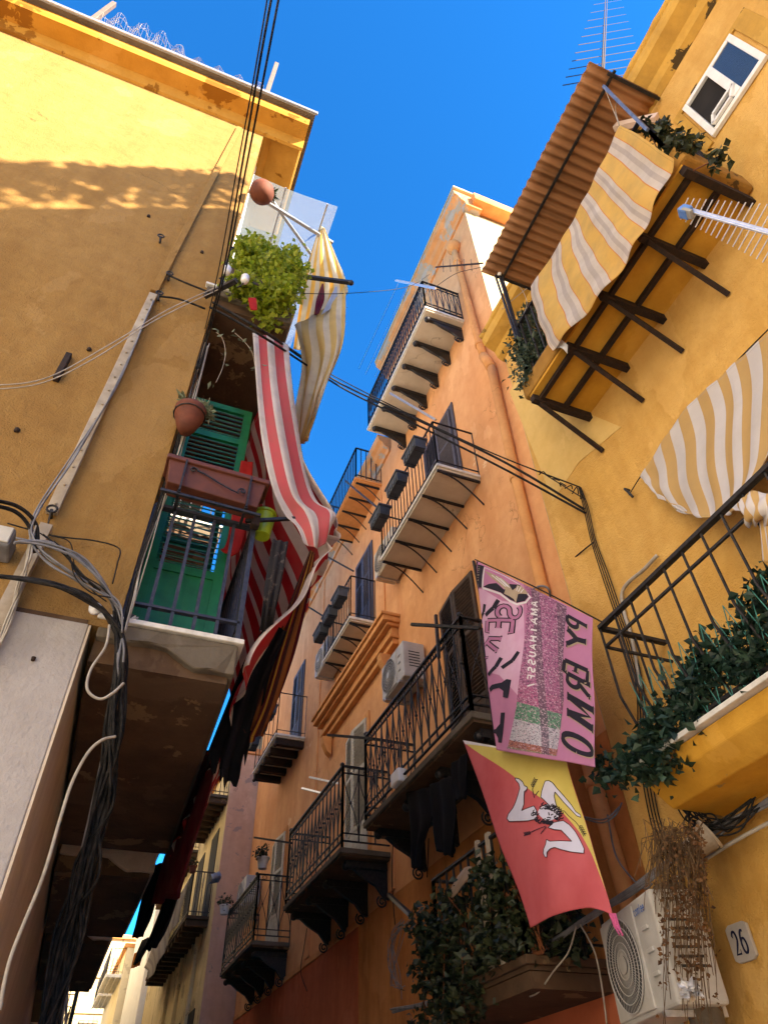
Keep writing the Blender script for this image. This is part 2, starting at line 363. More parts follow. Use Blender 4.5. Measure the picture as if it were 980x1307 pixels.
def cr(p, t):                     # Catmull-Rom through a list of vectors, t in 0..1
    n = len(p)-1; x = min(max(t, 0), 1)*n; i = min(int(x), n-1); f = x-i
    a, b, c, d = p[max(i-1, 0)], p[i], p[i+1], p[min(i+2, n)]
    return .5*((2*b) + (c-a)*f + (2*a-5*b+4*c-d)*f*f + (3*b-a-3*c+d)*f**3)
class Sheet:
    """cloth surface through rows of 3-D points, with soft ripples along its normal"""
    def __init__(s, rows, amp=0, nf=5, ph=0, tilt=0, amp2=0, nf2=3):
        s.rows = [[Vector(p) for p in r] for r in rows]; s.amp = amp; s.nf = nf; s.ph = ph; s.tilt = tilt; s.amp2 = amp2; s.nf2 = nf2
    def base(s, a, b): return cr([cr(r, a) for r in s.rows], b)
    def nrm(s, a, b):
        e = .01
        n = (s.base(a+e, b)-s.base(a-e, b)).cross(s.base(a, b+e)-s.base(a, b-e))
        n = n.normalized() if n.length > 1e-12 else Vector((0, -1, 0))
        return n if n.dot(CAM - s.base(a, b)) > 0 else -n
    def at(s, a, b, off=0):
        r = s.amp*math.sin(6.28319*(s.nf*a + s.tilt*b) + s.ph)*(.35+.65*b) + s.amp2*math.sin(6.28319*(s.nf2*b + .7*a) + s.ph*1.7)
        return s.base(a, b) + s.nrm(a, b)*(r+off)
    def mesh(s, na=40, nb=30, off=0, a0=0, a1=1, b0=0, b1=1, fringe=0):
        m = MB(); m.uv = []
        for j in range(nb+1):
            for i in range(na+1):
                a = a0+(a1-a0)*i/na; b = b0+(b1-b0)*j/nb
                p = s.at(a, b, off)
                if fringe and j == nb: p = p + Vector((0, 0, -fringe*rnd()))
                m.v.append(p); m.uv.append((a, b))
        m.f = [(j*(na+1)+i, j*(na+1)+i+1, (j+1)*(na+1)+i+1, (j+1)*(na+1)+i) for j in range(nb) for i in range(na)]
        return m
def quadcloth(tl, tr, br, bl, n=4):
    """rows between four corners"""
    tl, tr, br, bl = map(Vector, (tl, tr, br, bl))
    return [[(tl*(1-a)+tr*a)*(1-b)+(bl*(1-a)+br*a)*b for a in [i/(n-1) for i in range(n)]] for b in [i/(n-1) for i in range(n)]]

def wire(pts, r=.006, sag=0, n=5, seg=14):
    pts = [Vector(p) for p in pts]; out = []
    k = seg*(len(pts)-1)
    for i in range(k+1):
        t = i/k; p = cr(pts, t).copy()
        if sag: p.z -= sag*4*t*(1-t)
        out.append(p)
    return MB().tube(out, r, n)
def wires(paths, r=.006, sag=0, seg=12):
    m = MB()
    for i, p in enumerate(paths):
        w = wire(p, r if not isinstance(r, list) else r[i], sag, 5, seg); m.add(w.v, w.f)
    return m
def jig(p, s): return Vector(p) + Vector((ru(-s, s), ru(-s, s), ru(-s, s)))

# ------------------------------------------------------------------ balconies, rails, shutters
def rail_run(m, p, q, h, n, style='plain', t=.008, low=.09, out=None):
    """bars, bottom and top rail between floor points p and q"""
    p, q = Vector(p), Vector(q); Z = Vector((0, 0, 1)); d = (q-p)
    m.bar(p+Z*h, q+Z*h, t*2.2, t*1.1); m.bar(p+Z*low, q+Z*low, t*1.5, t*.8)
    if style in ('ornate', 'cross'): m.bar(p+Z*(h-.10), q+Z*(h-.10), t*1.2, t*.7); m.bar(p+Z*(low+.10), q+Z*(low+.10), t*1.2, t*.7)
    for i in range(n+1):
        a = p + d*(i/n); post = i in (0, n)
        if post or style == 'plain':
            m.bar(a, a+Z*h, t*(1.5 if post else 1), None)
        if style == 'ornate':
            if not post: m.bar(a+Z*low, a+Z*h, t*.8)
            if i < n:                                        # paired S-curves with a collar between them
                b = p + d*((i+1)/n); c = (a+b)/2; z0, z1 = low+.10, h-.10
                for s in (-1, 1):
                    m.tube([c + (b-a)*(.46*s)*math.cos(3.1416*k/10)**1 * (1 if k <= 10 else 1) + Z*(z0+(z1-z0)*k/10) for k in range(11)], t*.7, 4)
                    m.tube([c + (b-a)*(.40*s)*math.sin(6.283*k/12+.5)*.5 + Z*(h-.10+.05+.04*math.cos(6.283*k/12)) for k in range(13)], t*.5, 4)
                m.ball(c+Z*(z0+z1)/2, t*2.0, 6)
        if style == 'cross' and i < n:
            b = p + d*((i+1)/n)
            m.tube([a+(b-a)*k/8+Z*(low+.1+(h-low-.2)*(math.sin(1.5708*k/8))) for k in range(9)], t*.7, 4)
            m.tube([b+(a-b)*k/8+Z*(low+.1+(h-low-.2)*(math.sin(1.5708*k/8))) for k in range(9)], t*.7, 4)
            m.bar(a, a+Z*h, t*.9)
    return m
def balcony_rail(xw, xo, y0, y1, z, h, nf, ne, style='plain', t=.008, sides=True):
    m = MB(); rail_run(m, (xo, y0, z), (xo, y1, z), h, nf, style, t)
    for y in (y0, y1): rail_run(m, (xo, y, z), (xw, y, z), h, ne, style, t)
    return m
def curved_bracket(xw, xo, y, z, drop, t=.014):
    m = MB(); m.bar((xw, y, z-.025), (xo, y, z-.025), t, t*1.3)
    m.tube([(xo+(xw-xo)*(.12+.88*k/10), y, z-.05-drop*(1-math.cos(1.5708*k/10))) for k in range(11)], t*.9, 6); return m
def scroll_bracket(xw, xo, y, z, t=.03, drop=.28):
    """cast-iron console: beam with a ball nose and a pierced, scrolled knee at the wall"""
    m = MB(); L = xw-xo
    m.box(xo+.06, xw, y-t, y+t, z-.10, z-.01); m.ball((xo+.07, y, z-.075), .055, 8)
    m.prism([(xo+.25*L, y-t*.7, z-.10), (xw, y-t*.7, z-.10), (xw, y-t*.7, z-.10-drop), (xw-.10*L, y-t*.7, z-.10-drop*.95), (xo+.72*L, y-t*.7, z-.10-drop*.55), (xo+.45*L, y-t*.7, z-.10-drop*.28)], (0, 1.4*t, 0))
    m.tube([(xw-.10+.075*math.cos(k*.55+2.2)*(1-k/24), y, z-.13-drop+.075*math.sin(k*.55+2.2)*(1-k/24)) for k in range(20)], .012, 5)
    return m
def shutter_leaf(p, d, w, z0, z1, th=.045, stile=.07, solid_low=.0, gap=.055, mids=()):
    """louvred leaf from hinge p along unit direction d; frame, panels and slats are one leaf"""
    m = MB(); p = Vector((p[0], p[1], 0)); d = Vector(d).normalized(); n = Vector((-d.y, d.x, 0))
    def bx(a0, a1, b0, b1, t):
        vs = [p+d*a+n*s*t/2+Vector((0, 0, z)) for z in (b0, b1) for s in (-1, 1) for a in (a0, a1)]
        m.add(vs, [(0,2,3,1), (4,5,7,6), (0,1,5,4), (2,6,7,3), (0,4,6,2), (1,3,7,5)])
    bx(0, stile, z0, z1, th); bx(w-stile, w, z0, z1, th)
    ys = [z0] + [z0+(z1-z0)*q for q in mids] + [z1-stile]
    for k, z in enumerate(ys): bx(stile, w-stile, z, z+stile, th*.96)
    for k in range(len(ys)-1):
        a, b = ys[k]+stile, ys[k+1]
        if k == 0 and solid_low:
            bx(stile, w-stile, a, b, th*.4); bx(w/2-.015, w/2+.015, a, b, th*.8)
            for u0 in (stile+.03, w/2+.04): bx(u0, u0+w/2-stile-.07, a+.04, b-.04, th*.62)
            continue
        c = int((b-a)/gap)
        for i in range(c):
            z = a + (i+.5)*(b-a)/c; s = gap*.52
            q0, q1 = p+d*stile, p+d*(w-stile)
            vs = [e + n*k2*th*.42 + Vector((0, 0, z+k2*s*.5+k3)) for e in (q0, q1) for k2 in (-1, 1) for k3 in (0, .009)]
            m.add(vs, [(0,1,3,2), (4,6,7,5), (0,4,5,1), (2,3,7,6), (0,2,6,4), (1,5,7,3)])
    return m
def planter_mb(L=.62, w=.2, h=.2):
    m = MB(); a, b, t = .84, 1.0, .012
    vs = [(sx*w/2*k, sy*L/2*(k*.5+.5), z) for k, z in ((a, 0), (b, h)) for sx, sy in ((-1,-1), (1,-1), (1,1), (-1,1))]
    m.add(vs, [(3,2,1,0), (0,1,5,4), (1,2,6,5), (2,3,7,6), (3,0,4,7)])
    for x in (-1, 1): m.box(x*w/2-.014, x*w/2+.014, -L/2-.014, L/2+.014, h-.03, h+.006)
    for y in (-1, 1): m.box(-w/2+.014, w/2-.014, y*L/2-.014, y*L/2+.014, h-.03, h+.006)
    for k in range(-2, 3): m.box(-w/2-.002, -w/2+.012, k*L/5.5-.02, k*L/5.5+.02, .02, h-.03)
    return m
def planter(loc, mat, lab, group, L=.62, rz=0, plant=None, holder=True):
    t = thing('planter', lab, 'planter', loc, group, rz)
    build(planter_mb(L), 'box', mat, t, local=True, bevel=.004)
    build(MB().box(-.085, .085, -L/2+.02, L/2-.02, .15, .17), 'soil', soil, t, local=True)
    if holder:
        h = MB()
        for y in (-L*.3, L*.3): h.tube([(.13, y, .28), (.11, y, .30), (.10, y, .2), (.085, y, -.012), (-.085, y, -.012), (-.108, y, .19)], .006, 5)
        build(h, 'hanger', iron, t, local=True)
    if plant:
        pl = MB().leaves([(0, ru(-L/2, L/2), .2+ru(0, .06)) for _ in range(10)], .03, 60, (.04, .08))
        build(pl, 'leaves', plant, t, local=True)
    return t
def pot(loc, r, h, mat, lab, plant=None, nleaf=60, spread=.07, L=(.05, .09), cat='plant pot', group=None, hgt=.1, asp=.32):
    t = thing('potted_plant' if plant else 'flower_pot', lab, cat, loc, group)
    build(MB().lathe([(r*.68, 0), (r*.95, h*.9), (r*1.08, h*.9), (r*1.08, h), (r*.93, h), (r*.9, h*.86)], n=24), 'pot', mat, t, local=True, smooth=False)
    if plant:
        build(MB().lathe([(r*.86, h*.8), (r*.86, h*.87)], n=16), 'soil', soil, t, local=True)
        st = MB()
        for k in range(7): st.tube([(ru(-r, r)*.3, ru(-r, r)*.3, h*.8), (ru(-r, r)*.6, ru(-r, r)*.6, h+hgt*.6), (ru(-r, r), ru(-r, r), h+hgt*1.2)], .004, 4)
        build(st, 'stem', brownwood, t, local=True)
        build(MB().leaves([(ru(-r, r)*.9, ru(-r, r)*.9, h+ru(0, hgt)) for _ in range(14)], spread, nleaf, L, asp), 'leaves', plant, t, local=True)
    return t
def ac_unit(loc, rz, lab, w=.80, h=.56, d=.30, group=None, bodym=None):
    """split-system outdoor unit; front faces local -X, width along local Y; loc = middle of the bottom back edge"""
    t = thing('air_conditioner', lab, 'air conditioner', loc, group, rz)
    build(MB().box(-d, 0, -w/2, w/2, 0, h), 'body', bodym or acwhite, t, local=True, bevel=.018)
    fy, fz, fr = w*.16, h*.5, h*.43
    panel = MB(); panel.box(-d-.012, -d+.002, fy-fr-.02, fy+fr+.02, .025, h-.025); build(panel, 'front_panel', bodym or acwhite, t, local=True, bevel=.008)
    bk = MB(); n = 36
    bk.add([(-d-.0145, fy+fr*math.cos(6.28319*k/n), fz+fr*math.sin(6.28319*k/n)) for k in range(n)], [tuple(range(n))]); build(bk, 'fan_opening', acdark, t, local=True)
    g = MB()
    for q in (.32, .48, .64, .82, 1.0):
        g.tube([(-d-.022, fy+fr*q*math.cos(6.28319*k/32), fz+fr*q*math.sin(6.28319*k/32)) for k in range(33)], .0045 if q in (.32, 1.0) else .0032, 4)
    for k in range(64):
        a = 6.28319*k/64; g.bar((-d-.019, fy+fr*.2*math.cos(a), fz+fr*.2*math.sin(a)), (-d-.019, fy+fr*math.cos(a), fz+fr*math.sin(a)), .0009)
    gg = build(g, 'fan_grille', acwhite if bodym is None else bodym, t, local=True)
    hb = MB(); hb.add([(-d-.026, fy+fr*.2*math.cos(6.28319*k/20), fz+fr*.2*math.sin(6.28319*k/20)) for k in range(20)], [tuple(range(20))])
    build(hb, 'hub', bodym or acwhite, gg, local=True, solid=.006)
    for k in range(3): build(MB().box(-d-.012, -d+.004, -w*.36, -w*.26, h*(.28+.2*k), h*(.28+.2*k)+.022), 'handle', bodym or acwhite, t, local=True, bevel=.003)
    for k in range(6): build(MB().box(-d*.75, -d*.25, -w/2-.004, -w/2+.002, h*(.3+.08*k), h*(.3+.08*k)+.014), 'vent', acdark, t, local=True)
    for y in (-w*.33, w*.33): build(MB().box(-d-.03, .03, y-.02, y+.02, -.035, -.003).box(-.01, .03, y-.019, y+.019, -.037, h*.7), 'bracket', steel, t, local=True)
    return t

# ------------------------------------------------------------------ lettering: brush strokes with serifs
def arc(cx, cy, rx, ry, a0, a1, n=10): return [(cx+rx*math.cos(R_(a0+(a1-a0)*i/n)), cy+ry*math.sin(R_(a0+(a1-a0)*i/n))) for i in range(n+1)]
GL = {  # strokes in a unit box, x right, y up
 'P': [[(.2,0),(.2,1)], [(.2,1)]+arc(.5,.74,.32,.26,90,-90)+[(.2,.48)], 's:.2,0'],
 'Y': [[(.05,1),(.5,.5)], [(.95,1),(.5,.5)], [(.5,.5),(.5,0)], 's:.5,0', 's:.05,1', 's:.95,1'],
 'E': [[(.15,0),(.15,1)], [(.15,1),(.9,1),(.9,.86)], [(.15,.52),(.62,.52)], [(.15,0),(.92,0),(.92,.15)], 'v:.62,.52'],
 'R': [[(.15,0),(.15,1)], [(.15,1)]+arc(.5,.75,.32,.25,90,-90)+[(.15,.5)], [(.45,.5),(.95,0)], 's:.15,0', 's:.93,0'],
 'M': [[(.08,0),(.12,1)], [(.12,1),(.5,.15),(.88,1)], [(.88,1),(.92,0)], 's:.08,0', 's:.92,0', 's:.12,1', 's:.88,1'],
 'O': [arc(.5,.5,.42,.5,0,360,24)],
 'S': [arc(.5,.75,.34,.25,30,270,10)+arc(.5,.25,.36,.25,90,-150,10)],
 'K': [[(.2,0),(.2,1)], [(.85,1),(.22,.45)], [(.4,.6),(.9,0)], 's:.2,0', 's:.2,1', 's:.85,1', 's:.9,0'],
 'A': [[(.05,0),(.5,1),(.95,0)], [(.22,.36),(.78,.36)]],
 'I': [[(.5,0),(.5,1)]], 'H': [[(.15,0),(.15,1)], [(.85,0),(.85,1)], [(.15,.5),(.85,.5)]],
 'U': [[(.15,1),(.15,.35)]+arc(.5,.35,.35,.35,180,360)+[(.85,1)]],
 'F': [[(.2,0),(.2,1),(.9,1)], [(.2,.52),(.7,.52)]],
 '/': [[(.2,0),(.8,1)]],
 '2': [arc(.48,.70,.36,.30,165,-35,12)+[(.12,.03),(.88,.03)], 'v:.88,.1'],
 '6': [[(.78,.93)]+arc(.62,.45,.50,.52,95,180,8)+arc(.5,.31,.38,.31,180,540,20)],
 'c': [arc(.5,.35,.36,.34,45,315)], 'o': [arc(.5,.35,.36,.34,0,360,18)],
 'm': [[(.1,0),(.1,.68)], [(.1,.5)]+arc(.3,.5,.2,.18,170,0)+[(.5,0)], [(.5,.5)]+arc(.7,.5,.2,.18,170,0)+[(.9,0)]],
 'f': [[(.4,0),(.4,.8)]+arc(.6,.8,.2,.2,180,60,6), [(.12,.62),(.75,.62)]],
 'e': [[(.15,.38),(.85,.38)]+arc(.5,.35,.36,.34,5,320,14)],
}
def strokes(ch, wdt=.15, ser=.17, thin=None):
    """list of quads/polygons in the unit box"""
    out = []
    for k, st in enumerate(GL[ch]):
        if isinstance(st, str):
            x, y = map(float, st[2:].split(','))
            out.append([(x-ser, y-.035), (x+ser, y-.035), (x+ser, y+.035), (x-ser, y+.035)] if st[0] == 's' else
                       [(x-.035, y-ser*.7), (x+.035, y-ser*.7), (x+.035, y+ser*.7), (x-.035, y+ser*.7)]); continue
        L = []; Rr = []
        for i, p in enumerate(st):
            a = st[max(i-1, 0)]; b = st[min(i+1, len(st)-1)]
            dx, dy = b[0]-a[0], b[1]-a[1]; l = math.hypot(dx, dy) or 1
            # broad-nib modelling: uprights thick, flats thin
            wd = wdt*(1 if thin is None else thin + (1-thin)*abs(dy)/l)/2
            L.append((p[0]-dy/l*wd, p[1]+dx/l*wd)); Rr.append((p[0]+dy/l*wd, p[1]-dx/l*wd))
        for i in range(len(st)-1): out.append([L[i], L[i+1], Rr[i+1], Rr[i]])
    return out
def inv_bil(quad, p):
    (x0,y0),(x1,y1),(x2,y2),(x3,y3) = quad; a = b = .5          # tl,tr,br,bl
    for _ in range(12):
        fx = (x0*(1-a)+x1*a)*(1-b)+(x3*(1-a)+x2*a)*b-p[0]; fy = (y0*(1-a)+y1*a)*(1-b)+(y3*(1-a)+y2*a)*b-p[1]
        xa = (x1-x0)*(1-b)+(x2-x3)*b; ya = (y1-y0)*(1-b)+(y2-y3)*b
        xb = (x3-x0)*(1-a)+(x2-x1)*a; yb = (y3-y0)*(1-a)+(y2-y1)*a
        D = xa*yb-xb*ya or 1e-9
        a -= (fx*yb-fy*xb)/D; b -= (xa*fy-ya*fx)/D
    return a, b
class Printed:
    """prints shapes (measured on the photograph of the flag) into the flag's own cloth coordinates"""
    def __init__(s, sheet, quad): s.sh = sheet; s.q = quad
    def ab(s, p): return inv_bil(s.q, p)
    def poly(s, mb, pts, off, sub=3):
        ab = [s.ab(p) for p in pts]
        bm = bmesh.new(); vs = [bm.verts.new((a, b, 0)) for a, b in ab]
        try: f = bm.faces.new(vs)
        except ValueError: bm.free(); return
        f.normal_update(); bmesh.ops.triangulate(bm, faces=[f])
        for _ in range(sub):
            e = [e for e in bm.edges if e.calc_length() > .045]
            if not e: break
            bmesh.ops.subdivide_edges(bm, edges=e, cuts=1)
            for f in bm.faces: f.normal_update()
            bmesh.ops.triangulate(bm, faces=bm.faces)
        bm.verts.index_update()
        if mb.uv is None: mb.uv = []
        mb.uv += [(v.co.x, v.co.y) for v in bm.verts]
        mb.add([s.sh.at(v.co.x, v.co.y, off) for v in bm.verts], [tuple(v.index for v in f.verts) for f in bm.faces]); bm.free()
    def line(s, mb, pts, w, off):
        for (x0, y0), (x1, y1) in zip(pts[:-1], pts[1:]):
            l = math.hypot(x1-x0, y1-y0) or 1; nx, ny = -(y1-y0)/l*w/2, (x1-x0)/l*w/2
            s.poly(mb, [(x0+nx, y0+ny), (x1+nx, y1+ny), (x1-nx, y1-ny), (x0-nx, y0-ny)], off)
    def glyph(s, mb, ch, o, ex, ey, off, wdt=.15, thin=None, ser=.17):
        """o = photo pixel of the letter's origin, ex/ey = pixel vectors of its box"""
        for q in strokes(ch, wdt, ser, thin):
            s.poly(mb, [(o[0]+ex[0]*x+ey[0]*y, o[1]+ex[1]*x+ey[1]*y) for x, y in q], off, 1)

# ------------------------------------------------------------------ world, sun
SUN = Vector((1, -1.4, .91)).normalized()                    # towards the sun
w = bpy.data.worlds.new('World'); sc.world = w; w.use_nodes = True
t = w.node_tree; t.nodes.clear()
sky = N(t, 'ShaderNodeTexSky', sky_type='NISHITA'); sky.sun_disc = False
sky.sun_elevation = math.asin(SUN.z); sky.sun_rotation = math.atan2(SUN.x, SUN.y)
sky.air_density = 1.0; sky.dust_density = 0.8; sky.ozone_density = 6.0; sky.altitude = 50
bg = N(t, "ShaderNodeBackground", Strength=.066); wo = N(t, 'ShaderNodeOutputWorld')
hs = N(t, 'ShaderNodeHueSaturation', Hue=.507, Saturation=1.85, Value=1.0); lk(t, sky.outputs[0], hs.inputs['Color']); lk(t, hs.outputs[0], bg.inputs[0]); lk(t, bg.outputs[0], wo.inputs[0])
sl = bpy.data.lights.new('sun', 'SUN'); sl.energy = 3.0; sl.angle = R_(.5); sl.color = (1, .93, .82)
so = bpy.data.objects.new('sun', sl); col.objects.link(so); so.rotation_euler = SUN.to_track_quat('Z', 'Y').to_euler()
sc.view_settings.view_transform = 'Standard'; sc.view_settings.look = 'None'; sc.view_settings.gamma = 1
sc.view_settings.use_curve_mapping = False
sc.view_settings.exposure = 3.12; sc.view_settings.use_white_balance = True; sc.view_settings.white_balance_temperature = 8200; sc.view_settings.white_balance_tint = 10
sc.cycles.max_bounces = 10; sc.cycles.diffuse_bounces = 9; sc.cycles.use_denoising = True

# ------------------------------------------------------------------ setting
g = build(MB().box(-300, 300, -300, 300, -.3, 0), 'ground', stone); g['kind'] = 'structure'

XL, YL = -.18, 3.606
# ================================================================== LEFT HOUSE (end wall towards us, street side to the right)
LB = thing('ochre_house', 'ochre plastered house on the left with a peeling eave and green louvred shutters', 'house', (-3, 8, 0))
build(MB().box(-9, XL, YL, 17, 3.93, 12.86), 'wall', ochre, LB)
build(MB().box(-9, -.33, YL-.012, 17, 0, 3.925), 'wall_base', greywall, LB, bevel=.008, lab='rough grey plastered base of the house')
side = MB().box(-.329, -.316, YL-.008, 17, 0, 3.92); build(side, 'side_facing', tanwall, LB)
build(MB().box(-9, XL-.16, YL-.004, YL+.003, 3.925, 3.955), 'plaster_joint', darkslab, LB)
build(MB().box(XL+.001, XL+.01, YL+.45, 17, 6.5, 12.69), 'bounce_front', white, LB, lab='white skin added to the street front to bounce light')  # added white facing that throws sunlight back onto the orange facade
# eave: cove, flat soffit and a grey gutter slab, turned round the corner
ev = MB(); ev.prism([(-9, YL, 12.70), (-9, YL-.04, 12.72), (-9, YL-.11, 12.86), (-9, YL-.33, 12.88), (-9, YL-.36, 12.95), (-9, YL-.36, 13.07), (-9, YL, 13.07)], (9+.41, 0, 0))
build(ev, 'eave', ochre2, LB, lab='ochre eave with peeling paint')
e2 = MB(); e2.prism([(XL, YL-.05, 12.70), (XL+.04, YL-.05, 12.72), (XL+.12, YL-.05, 12.86), (XL+.56, YL-.05, 12.885), (XL+.59, YL-.05, 12.95), (XL+.59, YL-.05, 13.065), (XL, YL-.05, 13.065)], (0, 1.5, 0))
build(e2, 'side_eave', ochre2, LB)
build(MB().box(-9, .47, YL-.44, 17, 13.072, 13.13), 'roof', concrete, LB)
build(MB().box(-9, .50, YL-.47, YL-.43, 13.10, 13.17), 'gutter', steel, LB, bevel=.008)
# conduits on the end wall
cdt = MB(); cdt.bar(W(306, 163, y=YL-.02), W(254, 262, y=YL-.02), .035, .016, (0,1,0)); cdt.bar(W(254, 262, y=YL-.02), W(197, 372, y=YL-.02), .035, .016, (0,1,0))
build(cdt, 'painted_duct', ochre, LB, bevel=.006, lab='ochre painted duct running down from the eave')
cd2 = MB(); cd2.bar(W(196, 376, y=YL-.02), W(66, 655, y=YL-.02), .035, .018, (0,1,0)); 
for k in range(16):
    q = W(196, 376, y=YL-.045).lerp(W(66, 655, y=YL-.045), (k+.5)/16); cd2.box(q.x-.008, q.x+.008, q.y-.006, q.y+.01, q.z-.008, q.z+.008)
build(cd2, 'grey_duct', conduit, LB, bevel=.004, lab='grey duct with screws on the lower wall')
cd3 = MB().bar(W(60, 672, y=YL-.05), W(-30, 850, y=YL-.05), .035, .03, (0,1,0)); build(cd3, 'pipe_stub', conduit, LB)
# first-floor balcony with its railing, door, shutters
def left_balcony(y0, y1, z, xo, dx=0, bmat=None):
    b = build(MB().prism([(-.30, y0-.02, z), (xo+.03, y0-.02, z), (xo+.03+dx, y1, z), (-.30, y1, z)], (0, 0, .035)), 'balcony', marble, LB, bevel=.006)
    bod = MB(); n = 14; X0, X1 = XL-.1, xo
    lowz = [z-.11-.008*math.sin(k*.9)-(.10 if k > 7 else 0)*min(1, (k-7)/3) for k in range(n+1)]
    poly_ = [(X0, y0, z-.003)] + [(X0+(X1-X0)*k/n, y0+.004*math.sin(k*2.1), lowz[k]) for k in range(n+1)] + [(X1, y0, z-.003)]
    bod.prism(poly_, (dx, y1-.02-y0, 0))
    build(bod, 'slab_body', bmat or concrete, b, bevel=.012)
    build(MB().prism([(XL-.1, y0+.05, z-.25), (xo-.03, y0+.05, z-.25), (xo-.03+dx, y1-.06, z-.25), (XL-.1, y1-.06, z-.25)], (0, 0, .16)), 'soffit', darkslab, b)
    return b
b1 = left_balcony(YL+.005, 6.72, 3.98, .53, .11)
r = MB(); rail_run(r, (.52, 3.65, 4.02), (.52, 6.68, 4.02), .97, 26, 'plain', .009, .14); rail_run(r, (-.17, 3.65, 4.02), (.52, 3.65, 4.02), .97, 5, 'plain', .011, .14)
build(r, 'railing', irongrey, b1)
build(shutter_leaf((-.15, 4.05), (1, 0, 0), .56, 4.05, 6.78, .045, .07, 1, .052, (.26, .56, .82)), 'shutter', greenS, LB, lab='green louvred shutter standing open towards the street')
build(shutter_leaf((-.15, 5.25), (1, .1, 0), .56, 4.05, 6.78, .045, .07, 1, .052, (.34, .74)), 'shutter', greenS, LB)
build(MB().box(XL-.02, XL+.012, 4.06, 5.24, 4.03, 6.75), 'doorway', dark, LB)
b2 = left_balcony(YL-.03, 6.4, 7.97, .58)
r = MB(); rail_run(r, (.56, 3.62, 8.02), (.56, 6.36, 8.02), .95, 22, 'plain', .009, .12); rail_run(r, (-.17, 3.62, 8.02), (.56, 3.62, 8.02), .95, 6, 'plain', .009, .12)
build(r, 'railing', iron, b2)
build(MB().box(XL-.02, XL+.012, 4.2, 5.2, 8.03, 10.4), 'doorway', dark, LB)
for (y0, y1, z, xo) in ((7.22, 9.55, 3.95, .58), (9.95, 12.9, 3.98, .47)):
    bb = left_balcony(y0, y1, z, xo, 0, tanwall); r = MB()  # paler body colour makes these further slabs look lit
    rail_run(r, (xo-.02, y0+.04, z+.035), (xo-.02, y1-.05, z+.035), .97, 18, 'plain', .009, .14); rail_run(r, (-.17, y0+.04, z+.035), (xo-.02, y0+.04, z+.035), .97, 5, 'plain', .009, .14)
    build(r, 'railing', iron, bb)
for y0 in (7.0, 10.2, 13.4):
    bb = left_balcony(y0, y0+2.6, 7.97, .56); r = MB(); rail_run(r, (.54, y0+.04, 8.0), (.54, y0+2.5, 8.0), .95, 16, 'plain', .009, .12); rail_run(r, (-.17, y0+.04, 8.0), (.54, y0+.04, 8.0), .95, 5, 'plain', .009, .12); build(r, 'railing', iron, bb)
build(MB().box(XL-.01, .30, 8.6, 9.2, 4.0, 6.2), 'door_screen', darkwood, LB)

# ================================================================== YELLOW HOUSE (right)
XY, XO = 3.6, 3.8
YB = thing('yellow_house', 'yellow stucco house on the right with props under its upper balcony', 'house', (6, 1.2, 0))
build(MB().box(XY, 10, -1.7, 4.1, 0, 9.62), 'wall', yellow, YB)
co = MB(); co.prism([(XY-.005, -1.7, 9.55), (XY-.07, -1.7, 9.60), (XY-.10, -1.7, 9.72), (XY-.24, -1.7, 9.80), (XY-.26, -1.7, 9.88), (XY-.26, -1.7, 9.98), (XY+.4, -1.7, 10.04), (XY+.4, -1.7, 9.55)], (0, 5.86, 0))
build(co, 'cornice', grimyel, YB, lab='grimy yellow cornice')
build(MB().box(XY+.3, 10, -1.7, 4.1, 9.63, 10.3), 'parapet', ledge_o, YB)
rim = MB().tube([(XY-.23, -1.7+5.86*i/60, 10.02) for i in range(61)], [.062+.010*(i % 4 == 0) for i in range(61)], 8)
build(rim, 'gutter', grimyel, YB, smooth=True)
# window under the cornice
wf = [W(935, 45, x=XY), W(872, 140, x=XY), W(912, 178, x=XY)]
wy0, wy1, wz1, wz0 = wf[0].y, wf[1].y, wf[0].z, wf[2].z
WN = build(MB().box(XY-.045, XY-.006, wy0, wy0+.055, wz0, wz1).box(XY-.045, XY-.006, wy1-.055, wy1, wz0, wz1).box(XY-.045, XY-.006, wy0+.055, wy1-.055, wz0, wz0+.055).box(XY-.045, XY-.006, wy0+.055, wy1-.055, wz1-.055, wz1), 'window', winwhite, YB, bevel=.005)
mid = wy0+(wy1-wy0)*.47
build(MB().box(XY-.035, XY-.007, wy0+.056, mid-.045, wz0+.056, wz1-.056), 'pane', glassM, WN)
build(MB().box(XY-.05, XY-.006, mid-.045, mid+.03, wz0+.056, wz1-.056), 'mullion', winwhite, WN, bevel=.005)
build(MB().box(XY-.015, XY-.004, mid+.031, wy1-.056, wz0+.056, wz1-.056), 'opening', dark, WN)
sa = MB(); p0 = Vector((XY-.05, wy1-.08, wz0+.07)); 
for (a, b) in (((0,0),(0,-.22)), ((0,-.22),(.10,-.30)), ((.10,-.30),(.10,-.05)), ((.10,-.05),(0,0))): sa.bar(p0+Vector((-.01, a[1], a[0]+.0)), p0+Vector((-.01, b[1], b[0])), .014)
build(sa, 'sash', winwhite, WN)
fr = MB().box(XY-.022, XY-.004, wy0-.20, wy0-.04, wz0-.2, wz1+.08).box(XY-.022, XY-.004, wy1+.03, wy1+.12, wz0-.02, wz1+.08).box(XY-.023, XY-.004, wy0-.04, wy1+.03, wz1+.01, wz1+.08)
build(fr, 'window_surround', grimyel, YB, bevel=.004)
